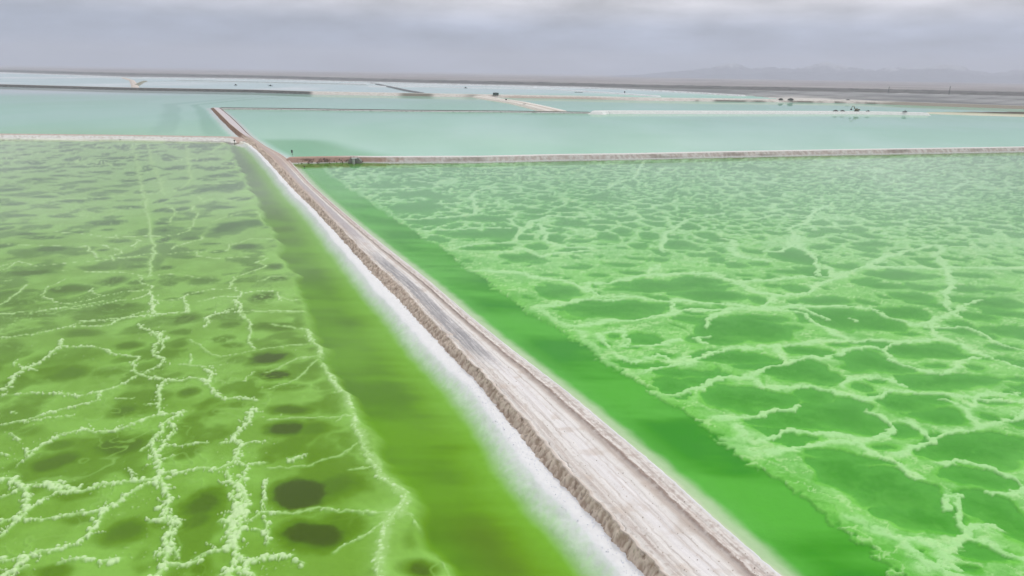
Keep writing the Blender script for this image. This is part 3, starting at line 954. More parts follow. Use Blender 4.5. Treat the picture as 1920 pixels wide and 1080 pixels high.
for side, lab in ((-1, 'clear olive green brine of the near left pond'), (1, 'clear emerald brine of the near right pond')):
    Yb = np.repeat(np.concatenate([np.arange(22, 120, 2), np.arange(120, 900, 4.0)])[:, None], 160, 1)
    tt = (np.linspace(0, 1, 160) ** 2)[None, :]
    dk = dikeL_y if side < 0 else dikeR_y
    Xb = (fL(Yb) + 1.5) * (1 - tt) - 1500 * tt if side < 0 else (rR(Yb) - 1.0) * (1 - tt) + 2600 * tt
    Yc = np.minimum(Yb, dk(Xb) + 2.0)
    Xb = np.where(side < 0, np.minimum(Xb, fL(Yc) + 1.5), np.maximum(Xb, rR(Yc) - 1))
    grid_mesh('water', Xb, Yc, np.zeros_like(Xb), np.ones(Xb.shape + (3,)), M_CLEAR, Yb < dk(Xb) + 2.0, label=lab)

# ================================================================== THE ROAD ON ITS EMBANKMENT
ry = spaced(199, 1260, 1.3, hi_end=2600, g=1.1)
Yr = y_of(ry)[::-1]
Yr = Yr[Yr < at(405, 201.5, 1.5)[1]]
NL, NC, NR = 16, 96, 10
tL = np.linspace(0, 1, NL, endpoint=False)
tC = np.linspace(0, 1, NC)
tR = np.linspace(0, 1, NR + 1)[1:]
Yg = np.repeat(Yr[:, None], NL + NC + NR, 1)
a, b, c = fL(Yr)[:, None], rL(Yr)[:, None], rR(Yr)[:, None]
a = np.minimum(a, b - 0.9)
sN = Yr[:, None] / COSR
# erosion of the scarp: scalloped rim
er = fbm(sN * .55, sN * 0, 4, 301) * .55 + fbm(sN * .12, sN * 0, 2, 307) * .4
b2 = b + er * smooth(400, 200, Yg[:, :1])
a2 = a + (fbm(sN * .8, sN * 0, 4, 303) * .35 + er * .5) * smooth(400, 200, Yg[:, :1])
a2 = np.minimum(a2, b2 - 0.7)
c2 = c + fbm(sN * .7, sN * 0, 3, 305) * .16
Xg = np.concatenate([(a2 - .5) + (b2 - a2 + .5) * tL[None, :], b2 + (c2 - b2) * tC[None, :], c2 + 1.9 * tR[None, :]], 1)
U = np.concatenate([tL - 1, tC, 1 + tR])[None, :] + Yg * 0
n1 = fbm(Xg * 1.5, Yg * 1.5, 5, 311, gain=.62)
n2 = fbm(Xg * .35, Yg * .35, 4, 321)
S = Yg / COSR
Wm = (Xg - b) * COSR
stk = fbm(S * .05, Wm * 1.7, 4, 331)              # wheel streaks along the road
stk2 = fbm(S * .12, Wm * 5.0, 3, 341)
lf = (U < 0)
rt = (U > 1)
Z = np.full_like(Xg, ROAD_Z)
Z = np.where(lf, -0.35 + (ROAD_Z + .35) * (smooth(-1, 0, U) * .55 + .45 * (U + 1)) + (n1 * .62 + fbm(S * 1.1, Wm * .9, 4, 363) * .3) * np.sin(np.clip(U + 1, 0, 1) * 3.14), Z)
Z = np.where(rt, ROAD_Z - (U - 1) ** 1.0 * 1.9 + n1 * .06, Z)
crown = (~lf & ~rt)
wind = np.exp(-((U - .76 - n2 * .03) / .036) ** 2)
wind2 = np.exp(-((U - .10 - n2 * .02) / .03) ** 2)
near = smooth(330, 120, Yg)
Z = Z + crown * ((wind * .26 + wind2 * .12) * near + n1 * .03 + stk * .05 + .16 * np.exp(-(U / .035) ** 2) + .10 * np.exp(-((U - 1) / .02) ** 2)
                 - .06 * np.exp(-((U - .86) / .03) ** 2))
RX, RY = seen(Xg, Yg, ROAD_Z)
C = np.zeros(Xg.shape + (3,))
C[:] = lin((236, 231, 225))
C = mixc(C, lin((240, 236, 235)), np.exp(-((U - .42) / .18) ** 2) * smooth(-.6, .2, stk + .2) * smooth(300, 90, Yg))
C = mixc(C, lin((210, 199, 190)), smooth(.05, .45, stk) * .5)
C = mixc(C, lin((196, 183, 172)), smooth(.1, .4, n1) * (.15 + .5 * smooth(.6, .8, U) + .5 * smooth(.35, .1, U)))
C = mixc(C, lin((184, 170, 162)), np.exp(-((U - .13) / .05) ** 2) * (.5 + 1.0 * np.clip(stk2, -.5, .5)))
C = mixc(C, lin((206, 190, 176)), smooth(.1, .5, n2) * .5)
C = mixc(C, lin((164, 147, 138)), np.clip(wind * (1.1 + n1 * 1.2), 0, 1) * near)
C = mixc(C, lin((196, 182, 172)), smooth(.62, .7, U) * smooth(.76, .70, U) * .8)
C = mixc(C, lin((198, 184, 176)), smooth(.8, .83, U) * smooth(1.0, .9, U) * smooth(-.3, .3, n1 + stk2) * .8)
for u0 in (.2, .29, .47, .57, .9):                  # tyre tracks
    tr = np.exp(-((U - u0 - fbm(S * .02, S * 0 + u0 * 40, 2, 381) * .045) / .009) ** 2)
    C = mixc(C, lin((190, 178, 168)), tr * crown * near * (.3 + .8 * np.clip(stk2 + .2, 0, 1)))
    Z = Z - tr * crown * near * .05
# damp grey compacted stretch
gy = smooth(455, 500, RY) * smooth(695, 650, RY + n1 * 30 - (U - .3) * 40)
gb_ = smooth(.10, .17, U + n1 * .05) * smooth(.54, .44, U + n1 * .06)
damp = gy * gb_
C = mixc(C, lin((164, 162, 164)), damp * np.clip(.8 + stk2 * .9 + n1 * .5, 0, 1))
C = mixc(C, lin((184, 176, 178)), smooth(.12, .2, U) * smooth(.62, .5, U) * smooth(470, 430, RY) * .8)
far = smooth(480, 330, RY)
C = mixc(C, lin((186, 164, 152)), far * smooth(.15, .45, np.abs(U - .48)) * .75)
jn = smooth(330, 300, RY) * smooth(250, 262, RY)
C = mixc(C, lin((190, 166, 152)), jn * .55)
up = smooth(258, 250, RY)
C = mixc(C, lin((214, 206, 208)), up * smooth(.03, .12, U) * smooth(.98, .8, U))
C = mixc(C, lin((124, 102, 92)), up * smooth(.86, .92, U))
# rims
C = mixc(C, lin((240, 240, 240)), crown * smooth(.972, .99, U + n1 * .008) * (1 - up))
C = mixc(C, lin((212, 198, 186)), crown * smooth(.05, .02, U + n1 * .01) * .8)
cr = np.exp(-((U - .05 - fbm(S * .12, S * 0, 3, 371) * .05) / .004) ** 2) * smooth(.0, .15, fbm(S * .06, S * 0, 2, 373)) * near
C = mixc(C, lin((110, 94, 84)), cr * crown * .8)
Z = Z - cr * crown * .12
# left scarp
sc_c = mixc(lin((176, 156, 140)), lin((222, 206, 190)), smooth(-.3, .25, n1 + fbm(S * 1.4, Wm * 1.2, 4, 361) * .5))
sc_c = mixc(sc_c, lin((116, 96, 84)), smooth(.15, .5, fbm(Xg * 2.2, Yg * 2.2, 3, 351)) * .7)
upc = mixc(lin((124, 98, 84)), lin((150, 124, 110)), smooth(-.3, .3, n1))
sc_c = mixc(sc_c, upc, up)
C = np.where(lf[..., None], sc_c, C)
C = mixc(C, lin((236, 236, 238)), lf * smooth(-.82, -.95, U + n1 * .12))
rb = mixc(lin((205, 198, 190)), lin((236, 238, 236)), smooth(-.2, .3, n1))
rb = mixc(rb, upc, up)
C = np.where(rt[..., None], rb, C)
grid_mesh('road', Xg, Yg, Z, C, M_ROAD, uv=(S, Wm), label='pale dirt haul road on a crumbling embankment between the green ponds')

# clods on the scarp and loose stones on the windrow
ICO_V = []
ph = (1 + 5 ** .5) / 2
for s1 in (-1, 1):
    for s2 in (-1, 1):
        ICO_V += [(0, s1, s2 * ph), (s1, s2 * ph, 0), (s2 * ph, 0, s1)]
ICO_V = np.array(ICO_V) / math.hypot(1, ph)
ICO_F = []
for i in range(12):
    for j in range(i + 1, 12):
        for k in range(j + 1, 12):
            d = [np.linalg.norm(ICO_V[p] - ICO_V[q]) for p, q in ((i, j), (j, k), (i, k))]
            if max(d) < 1.1:
                n = np.cross(ICO_V[j] - ICO_V[i], ICO_V[k] - ICO_V[i])
                ICO_F.append((i, j, k) if n @ ICO_V[i] > 0 else (i, k, j))
ICO_F = np.array(ICO_F)


def lumps(name, pts, rad, mat, label):
    pts, rad = np.array(pts), np.array(rad)
    n = len(pts)
    s = RNG.uniform(.6, 1.3, (n, 1, 3)) * rad[:, None, None]
    j = RNG.uniform(.75, 1.2, (n, 12, 1))
    V = ICO_V[None] * s * j + pts[:, None, :]
    F = (ICO_F[None] + (np.arange(n) * 12)[:, None, None]).reshape(-1, 3)
    me = bpy.data.meshes.new(name)
    me.from_pydata(V.reshape(-1, 3).tolist(), [], F.tolist())
    me.materials.append(mat)
    o = bpy.data.objects.new(name, me)
    COL.objects.link(o)
    o['kind'] = 'stuff'
    o['label'] = label
    return o


def near_y(n, y0, y1):
    u = RNG.random(n)
    return 1 / (1 / y0 + (1 / y1 - 1 / y0) * u)


pts, rad = [], []
for y in near_y(2600, 48, 330):
    k = RNG.random()
    xa, xb = float(fL(y)), float(rL(y))
    if xb - xa < .9:
        xa = xb - .9
    x = xa + .1 + (xb - xa) * k
    r = RNG.uniform(.05, .17) * (1 if RNG.random() > .06 else 1.7)
    z = max(.12, -.3 + (ROAD_Z + .3) * (k * .95)) + r * .1
    pts.append((x, y, z))
    rad.append(r)
lumps('clods', pts, rad, M_CLOD, 'brown earth clods crumbling down the left bank of the road')
pts, rad = [], []
for y in near_y(900, 48, 200):
    x0, x1 = float(rL(y)), float(rR(y))
    k = RNG.normal(.765, .02) if RNG.random() < .6 else RNG.uniform(.05, .95)
    r = RNG.uniform(.025, .07)
    pts.append((x0 + (x1 - x0) * k, y, ROAD_Z + (.2 if abs(k - .765) < .025 else .0) + r * .3))
    rad.append(r)
lumps('stones', pts, rad, M_CLOD, 'loose stones along the grader ridge on the road')
pts, rad = [], []
for y in near_y(2600, 48, 300):
    x = float(fL(y)) - abs(RNG.normal(0, .75)) + .2
    r = RNG.uniform(.03, .10)
    pts.append((x, y, .17))
    rad.append(r)
lumps('salt_lumps', pts, rad, M_SALT, 'white salt lumps along the foot of the road bank')


# ================================================================== DIKES
def dike(label, far_crest, hgt, crest_w, run, tone, step=3.0, wob=.25, shore=None, name='dike'):
    """earth bank: far crest edge traced in the photo, crest, near face down to the water; far face mirrored"""
    w = np.array([at(x, y, hgt) for x, y in far_crest])
    seg = np.hypot(*np.diff(w[:, :2], axis=0).T)
    s = np.concatenate([[0], np.cumsum(seg)])
    mean_y = w[:, 1].mean()
    ds = max(.5, step * mean_y / FPX)
    t = np.arange(0, s[-1], ds)
    cx, cy = np.interp(t, s, w[:, 0]), np.interp(t, s, w[:, 1])
    tx, ty = np.gradient(cx), np.gradient(cy)
    L = np.hypot(tx, ty)
    nx, ny = ty / L, -tx / L                    # to the right of travel (near side when going +x)
    u = np.concatenate([np.linspace(-run, 0, 4, endpoint=False), np.linspace(0, crest_w, 5), crest_w + np.linspace(0, run, 10)[1:]])
    k = np.arange(len(u))
    e1 = fbm(t * .09, t * 0, 3, 401) * wob + fbm(t * .5, t * 0, 3, 405) * wob * .5
    off = u[None, :] + e1[:, None]
    Xd = cx[:, None] + nx[:, None] * off
    Yd = cy[:, None] + ny[:, None] * off
    n = fbm(Xd * .5, Yd * .5, 4, 411)
    f = np.where(u < 0, (u + run) / run, np.where(u > crest_w, 1 - (u - crest_w) / run, 1.0))
    Zd = -0.4 + (hgt + .4) * f[None, :] + n * .16 * (0.3 + (f[None, :] < .98))
    endt = np.minimum(t, t[-1] - t) / (2.5 + hgt)
    Zd = -0.5 + (Zd + .5) * smooth(0, 1, endt)[:, None]
    RX, _ = seen(Xd, Yd, hgt)
    Cd = tone(RX, u[None, :] + 0 * Xd, f[None, :] + 0 * Xd, n, t[:, None] + 0 * Xd, crest_w)
    return grid_mesh(name, Xd, Yd, Zd, Cd, M_DIKE, label=label)


def tone_right(px, u, f, n, t, cw):
    face = mixc(lin((208, 192, 186)), lin((232, 224, 220)), smooth(-.25, .3, n))
    face = mixc(face, lin((182, 148, 132)), smooth(775, 700, px + n * 60) * (.85))
    pp = smooth(.2, .45, fbm(t * .12, u * .8, 3, 421))
    face = mixc(face, lin((112, 88, 76)), pp * smooth(900, 560, px) * .8)
    pp = smooth(.25, .5, fbm(t * .03, u * .3, 3, 425))
    face = mixc(face, lin((150, 136, 130)), pp * .6)
    face = mixc(face, lin((232, 230, 228)), (u > cw) * smooth(.32, .2, f + n * .08) * .9)
    crest = mixc(lin((236, 232, 228)), lin((190, 160, 144)), smooth(720, 600, px))
    c = np.where((u <= cw)[..., None], crest, face)
    return c


def tone_left(px, u, f, n, t, cw):
    crest = mixc(lin((206, 188, 178)), lin((186, 160, 148)), smooth(-.1, .4, n))
    face = mixc(lin((244, 242, 236)), lin((224, 218, 208)), smooth(.0, .4, n))
    face = mixc(face, lin((130, 130, 100)), (f < .10) * .5 + 0 * f)
    return np.where((u <= cw)[..., None], crest, face)


def tone_thin(px, u, f, n, t, cw):
    d = mixc(lin((104, 96, 92)), lin((150, 140, 134)), smooth(.0, .4, n))
    w = mixc(lin((230, 230, 226)), lin((190, 190, 186)), smooth(.1, .4, n))
    c = np.where((u <= cw)[..., None], d, w)
    return mixc(c, lin((104, 98, 94)), ((f < .25) | (f > .72)) * 1.0 * (u > cw))


def tone_solid(a, b, lowc=None):
    A, B = lin(a), lin(b)

    def fn(px, u, f, n, t, cw):
        c = mixc(A, B, smooth(-.25, .3, n))
        if lowc is not None:
            c = mixc(c, lin(lowc), (u > cw) * smooth(.75, .3, f))
        return c
    return fn


def tone_lanes(px, u, f, n, t, cw):
    c = mixc(lin((244, 238, 230)), lin((222, 214, 204)), smooth(-.25, .3, n))
    q = np.abs(u / cw - .5)
    c = mixc(c, lin((186, 172, 158)), smooth(.22, .12, q) * .8)
    return mixc(c, lin((176, 164, 150)), (u > cw) * .4 + (u < 0) * .6)


def tone_long(px, u, f, n, t, cw):
    pale = mixc(lin((236, 228, 220)), lin((214, 202, 194)), smooth(-.2, .3, n))
    dk = mixc(lin((92, 90, 90)), lin((120, 116, 114)), smooth(-.2, .3, n))
    face = mixc(pale, dk, smooth(590, 578, px))
    m = smooth(740, 760, px) * smooth(905, 885, px) * smooth(-.2, .1, fbm(t * .01, t * 0, 2, 441))
    face = mixc(face, lin((140, 132, 120)), m)
    m = smooth(1300, 1310, px) * smooth(-.3, .2, fbm(t * .02, t * 0, 3, 443))
    face = mixc(face, lin((128, 120, 112)), m * smooth(.62, .45, f))
    m = smooth(930, 960, px) * smooth(1200, 1100, px)
    face = mixc(face, lin((188, 164, 150)), m * .7 * (f < .6))
    face = mixc(face, lin((170, 158, 146)), smooth(1620, 1700, px))
    crest = mixc(lin((224, 216, 210)), lin((178, 172, 168)), np.maximum(smooth(590, 570, px), smooth(1640, 1700, px)))
    return np.where((u <= cw)[..., None], crest, face)


dike('straight dike with a pinkish earth face and white salt crest right of the road',
     [(524, 294.5), (545, 294), (600, 293), (657, 292), (700, 292.5), (760, 292.5), (900, 292), (1050, 288.7), (1180, 287.2), (1330, 284), (1560, 280), (1720, 277.7), (1920, 274.6), (2700, 261)],
     2.8, 4.0, 2.2, tone_right, wob=.3)
dike('straight white faced dike running left from the road junction',
     [(-900, 237), (0, 250.6), (120, 251.6), (240, 252.8), (360, 254.8), (437, 256), (462, 259)], 2.1, 6.0, 3.5, tone_left, wob=.2)
dike('thin dark edged dike running right from the end of the road',
     [(408, 201.2), (529, 202.3), (640, 204), (760, 205.7), (950, 207.3), (1062, 209), (1112, 209.6)], 2.0, 4.0, 2.0, tone_thin, wob=.3)
dike('bright white salt dike with an excavator on it',
     [(1108, 209), (1115, 207.3), (1130, 207.0), (1300, 207.4), (1560, 208.1), (1650, 209), (1740, 210.8)], 3.2, 12.0, 5.0, tone_solid((242, 242, 238), (230, 230, 226)), wob=.5)
dike('diagonal two lane causeway between the far ponds',
     [(902, 178.3), (942, 185), (986, 191), (1020, 198), (1062, 207.5)], 2.2, 24.0, 6.0, tone_lanes, wob=.6)
dike('long straight far dike dark at its left and pale at its right',
     [(-900, 143), (-300, 153), (0, 157.6), (240, 163.8), (480, 167.8), (584, 171.0), (760, 174), (905, 176.6), (1080, 179.3), (1205, 182.5), (1305, 183.6), (1560, 186.8), (1640, 189), (1760, 193), (1920, 198), (2100, 203)],
     5.2, 12.0, 9.0, tone_long, wob=.6)
dike('low white salt dike crossing the farthest pond',
     [(690, 160.5), (780, 161.5), (875, 163.4), (960, 164.6), (1037, 166), (1100, 170.3), (1180, 175.3), (1240, 179.5)], 2.4, 14.0, 4.0, tone_solid((232, 234, 236), (214, 216, 218)), wob=1)
dike('pale salt bank along the far shore',
     [(-900, 123), (0, 135.6), (120, 139.6), (240, 143.8), (480, 147.5), (700, 153.4), (830, 156.5), (1010, 161), (1100, 163), (1240, 169), (1400, 178)], 3.0, 18.0, 6.0,
     tone_solid((236, 238, 240), (190, 188, 188)), wob=2)
dike('second pale salt bank in the farthest ponds',
     [(640, 155.2), (760, 157.4), (860, 158.8), (1010, 162.6)], 2.6, 25.0, 6.0, tone_solid((228, 230, 232), (210, 212, 214)), wob=2)
dike('faint salt strip left of the farthest ponds', [(130, 144), (300, 147.6), (480, 151), (640, 154.6)], 1.2, 16.0, 3.0, tone_solid((232, 234, 236), (208, 210, 212)), wob=1.5)
dike('broken dark edged strip in the farthest ponds', [(330, 150.2), (480, 153.3), (690, 158)], 1.4, 5.0, 2.0, tone_thin, wob=1.5)
dike('dark diagonal dike crossing the farthest pond',
     [(700, 155), (735, 162), (768, 169), (795, 173.4)], 2.2, 10.0, 4.0, tone_solid((110, 110, 114), (130, 130, 132)), wob=.6)
dike('pale bank crossing the far left pond', [(232, 145), (250, 150), (256, 158), (258, 163)], 2.0, 10.0, 4.0, tone_solid((226, 214, 204), (204, 190, 180)), wob=.6)
dike('olive spur bank meeting the pale bank in the far left pond', [(252, 159), (262, 153.5), (270, 151.2)], 2.2, 8.0, 4.0, tone_solid((140, 136, 118), (160, 156, 140)), wob=.6)
dike('narrow pale bank in the far left pond', [(268, 151.2), (480, 155.5), (640, 158), (700, 160.5)], 1.2, 10.0, 3.0, tone_solid((206, 214, 216), (190, 198, 200)), wob=.6)

# ================================================================== FAR PONDS (milky brine)
fx_l = spaced(-250, 2150, 5, lo_end=-3200, hi_end=5200)
fy_l = spaced(140, 310, 1.25)
X, Y = fan(fx_l, fy_l)
PX, PY = seen(X, Y)
low = fbm(X * .006, Y * .003, 4, 501)
c0 = mixc(lin((168, 226, 194)), lin((180, 230, 208)), smooth(-.3, .3, low))
gl_ = smooth(230, 262, PY) * smooth(460, 100, PX)
c0 = mixc(c0, lin((138, 200, 140)), gl_ * .6 + smooth(210, 255, PY) * smooth(470, 380, PX) * .3)
# deeper strips beside the road
dRr = X - rR(Y)
c0 = mixc(c0, lin((106, 190, 130)), (PX > 440) * smooth(66, 40, dRr * .9 + (Y - 400) * .18 + low * 5) * smooth(4, 10, dRr) * smooth(257, 266, PY) * (dRr > 0) * .85)
dl = fL(Y) - X
c0 = mixc(c0, lin((112, 186, 142)), (dl > 0) * smooth(5, 9, dl) * smooth(22, 15, dl + low * 6) * smooth(258, 250, PY) * .6)
c0 = mixc(c0, lin((128, 190, 156)), (dl > 0) * smooth(34, 40, dl + low * 12) * smooth(62, 50, dl + low * 12) * smooth(258, 245, PY) * .45)
for dd in (dl, dRr):
    c0 = mixc(c0, lin((226, 232, 226)), (dd > -6) * smooth(5.5, 2.0, dd + fbm(Y * .1, Y * 0, 2, 511)) * smooth(300, 296, PY) * smooth(201, 205, PY) * .9)
dTr = Y - (dikeR_y(X) + 7)
c0 = mixc(c0, lin((206, 224, 210)), smooth(9, 2, dTr) * (PX > 520) * .6)
dTl = Y - (dikeL_y(X) + 12)
c0 = mixc(c0, lin((186, 214, 186)), smooth(12, 2, dTl) * (PX < 440) * .5)
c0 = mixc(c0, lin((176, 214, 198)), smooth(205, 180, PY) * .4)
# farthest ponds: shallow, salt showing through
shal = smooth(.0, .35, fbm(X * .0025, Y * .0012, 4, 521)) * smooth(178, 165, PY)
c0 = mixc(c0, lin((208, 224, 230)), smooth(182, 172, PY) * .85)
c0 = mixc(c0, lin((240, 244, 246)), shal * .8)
lineA = lambda px: np.interp(px, [390, 529, 760, 1062, 1560, 1920, 2400], [203, 204, 207, 210.5, 212, 216, 224])
lineB = lambda px: np.interp(px, [-900, 0, 240, 480, 584, 760, 905, 1205, 1560, 1640, 2400], [145, 160, 166, 170, 174, 176.5, 179, 185, 190, 193, 210])
shoreU = lambda px: np.interp(px, [-900, 0, 240, 480, 700, 1010, 1240, 1400, 1480, 1640, 1762, 1920, 2700],
                              [123, 136, 144, 148, 154, 161.5, 170, 178.5, 187, 190, 194, 199, 215])
rdm = (rL(Y) + rR(Y)) / 2
belowA = (PY > lineA(PX)) & (PX > 400)
leftp = (X < rdm) | ((PX < 400) & (PY < 300))
lwr = Y > dikeL_y(X) + 4
lwr2 = Y > dikeR_y(X) + 3
k1_ = (PY > lineB(PX)) & (X < rdm) & lwr & (PX < 480) & (PY > 190)
k2_ = belowA & (X > rdm) & (lwr2 | (X < at(560, 300)[0]))
k2_ &= (Y > at(540, 303)[1])
k3_ = (PY > lineB(PX)) & ~k1_ & ~k2_ & (PY < 240) & ((PY < lineA(PX)) | (PX < 400))
k4_ = (PY <= lineB(PX)) & (PY > shoreU(PX))
for kk, lab in ((k2_, 'broad milky turquoise pond beyond the right dike'),
                (k1_ | k3_, 'milky green pond left of the road bend and behind the thin dike'), (k4_, 'pale shallow ponds farthest away')):
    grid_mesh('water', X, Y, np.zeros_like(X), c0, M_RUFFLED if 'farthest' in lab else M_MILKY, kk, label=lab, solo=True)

# ================================================================== GROUND
gx = np.array([-60000, -20000, -6000, -2000, -500, 0, 500, 2000, 6000, 20000, 60000], float)
gyy = np.array([-60000, -8000, -500, 0, 300, 1000, 3000, 8000, 20000, 60000], float)
X, Y = np.meshgrid(gx, gyy)
grid_mesh('ground', X, Y, np.full_like(X, -2.4), np.zeros(X.shape + (3,)) + lin((150, 142, 138)), M_PLAIN, label='flat desert ground under everything')
# desert plain beyond the ponds
fx_l = spaced(-300, 2200, 4, lo_end=-5200, hi_end=7000)
e = np.concatenate([np.geomspace(2.2, 14, 24)[:-1], np.arange(14, 82, 0.8)])     # rows below the level horizon
fy_l = 540 + FPX * math.tan(-PITCH) + e
X, Y = fan(fx_l, fy_l)
PX, PY = seen(X, Y)
st1 = fbm(X * .0012, Y * .0012, 4, 601)
st2 = fbm(X * .004, Y * .002, 4, 611)
c0 = mixc(lin((148, 140, 140)), lin((168, 160, 160)), smooth(-.3, .3, st1))
strip_lo = np.interp(PX, [-900, 0, 240, 480, 700, 1080, 1240, 1560, 1920, 2700], [121, 134.5, 141.5, 146, 152.5, 161.5, 166, 172.5, 181, 200])
strip_hi = strip_lo - np.interp(PX, [0, 480, 1080, 1920], [3.5, 4.2, 5.5, 8])
dk = smooth(strip_hi - 1.2, strip_hi + .6, PY) * smooth(strip_lo + .6, strip_lo - .6, PY)
rough = fbm(X * .02, Y * .008, 3, 621)
c0 = mixc(c0, lin((78, 74, 72)), dk * (.8 + .35 * np.clip(rough, -1, 1)))
low_ = smooth(strip_lo - .3, strip_lo + .6, PY)
gbas = mixc(lin((124, 122, 124)), lin((146, 144, 146)), smooth(-.3, .3, st2))
rows_ = np.sin((PY - 0.0275 * (PX - 1400)) * 2.4)
gbas = mixc(gbas, lin((196, 194, 194)), smooth(.55, .95, rows_) * smooth(-.45, .1, st1 + st2) * .75 * smooth(1250, 1450, PX))
c0 = mixc(c0, gbas, low_)
dB = lineB(PX) - PY
pk = smooth(11, 4, dB) * smooth(1230, 1400, PX) * smooth(-.4, .15, st2 + rough * .3) * smooth(1720, 1600, PX)
c0 = mixc(c0, lin((210, 204, 198)), pk * low_)
sh = smooth(190, 194, PY - .029 * (PX - 1640)) * smooth(1560, 1640, PX) * low_
shc = mixc(lin((112, 104, 94)), lin((138, 128, 116)), smooth(-.3, .3, rough))
wpat = fbm(X * .012, Y * .004, 3, 641)
shc = mixc(shc, lin((222, 218, 212)), smooth(.14, .3, wpat))
shc = mixc(shc, lin((84, 74, 66)), smooth(.12, .3, fbm(X * .012 + 9, Y * .005, 2, 651)) * .8)
c0 = mixc(c0, shc, sh)
sw = smooth(0, 1.2, PY - shoreU(PX)) * (PX > 1450)
hz = 0.8 + sh * 2.2 * np.clip(wpat + .3, 0, 1) + rough * .3 + smooth(.1, .4, rough) * dk * 3
mask = (PY < shoreU(PX) + .8)
hz = np.where(PY > shoreU(PX), -.5, hz)
grid_mesh('plain', X, Y, hz, c0, M_PLAIN, mask, label='grey brown desert plain beyond the ponds')

# low brown flat at the right edge, before the white dike
fx_l = spaced(1700, 2200, 2.5, hi_end=4200)
fy_l = spaced(180, 222, .8, hi_end=250)
X, Y = fan(fx_l, fy_l)
PX, PY = seen(X, Y)
top = np.interp(PX, [1715, 1760, 1850, 1920, 3500], [211.6, 210.8, 210.4, 210.2, 214])
bot = np.interp(PX, [1715, 1760, 1850, 1920, 2300, 3500], [212.4, 214.2, 217, 219, 229, 262])
nn = fbm(X * .05, Y * .02, 4, 701)
f = smooth(0, 1, PY - top) * smooth(0, 1.0, bot - PY)
c0 = mixc(lin((84, 74, 66)), lin((116, 104, 94)), smooth(-.3, .3, nn))
c0 = mixc(c0, lin((196, 196, 170)), smooth(-1.8, .0, PY - bot + 2.0))
c0 = mixc(c0, lin((230, 222, 206)), smooth(1.6, .4, bot - PY) * .6)
mask = (PY > top - 1) & (PY < bot + 1) & (PX > 1716)
grid_mesh('mud_flat', X, Y, -0.35 + f * 1.7 + nn * .3 * f, c0, M_PLAIN, mask, label='low brown mud flat at the right edge beyond the broad pond')

# ================================================================== MOUNTAINS
fxm = spaced(1120, 2300, 3, hi_end=4200)
rng_ = np.linspace(14500, 21500, 60)
A = (fxm - 960) / FPX
Ym = np.repeat(rng_[:, None], len(fxm), 1)
Xm = Ym * math.cos(PITCH) * A[None, :]
prof = np.interp(fxm, [1120, 1200, 1260, 1320, 1350, 1372, 1400, 1440, 1480, 1520, 1550, 1580, 1620, 1660, 1700, 1760, 1800, 1850, 1900, 1960, 2100, 2300, 2600, 4200],
                 [0, 5, 11, 17, 25, 27, 18, 21, 20, 27, 34, 24, 20, 26, 22, 33, 26, 16, 24, 32, 38, 30, 20, 0])
prof2 = np.interp(fxm, [1120, 1290, 1340, 1400, 1440, 1500, 1560, 1600, 1660, 1700, 1760, 1830, 1880, 1920, 2000, 4200],
                  [0, 2, 8, 9, 14, 15, 12, 19, 17, 21, 24, 14, 12, 20, 26, 0])
t = (Ym - 14500) / 7000
rid = 1 - np.abs(fbm(Xm / 1100, Ym / 1100, 6, 801, gain=.62)) * 3.2
h_far = prof[None, :] * Ym * math.cos(PITCH) / FPX * np.exp(-((t - .68) / .22) ** 2) * (.60 + .46 * rid)
h_near = prof2[None, :] * Ym * math.cos(PITCH) / FPX * np.exp(-((t - .25) / .14) ** 2) * (.60 + .46 * rid)
hm = np.maximum(h_far, h_near) - 2
snow = smooth(.1, .45, fbm(Xm / 500, Ym / 500, 4, 811) + (hm - 260) / 260)
c0 = mixc(lin((126, 130, 144)) + 0 * Xm[..., None], lin((200, 204, 212)), snow * .9)
grid_mesh('mountains', Xm, Ym, hm, c0, M_ROCK, label='snow dusted mountain range fading into haze at the right')

# ================================================================== HAZE
hb = MB().box(-34000, 34000, -6000, 24000, -4.0, 640)
ho = soup('haze', hb.v, hb.f, bpy.data.materials.new('haze_air'))
hm_ = ho.data.materials[0]
hm_.use_nodes = True
n, l = hm_.node_tree.nodes, hm_.node_tree.links
n.clear()
o_ = n.new('ShaderNodeOutputMaterial')
v_ = n.new('ShaderNodeVolumePrincipled')
v_.inputs['Color'].default_value = (0.80, 0.83, 0.94, 1)
v_.inputs['Density'].default_value = 8.0e-5
v_.inputs['Anisotropy'].default_value = 0.2
l.new(v_.outputs[0], o_.inputs['Volume'])
ho['kind'] = 'stuff'
ho['label'] = 'dusty haze lying over the ponds and plain'


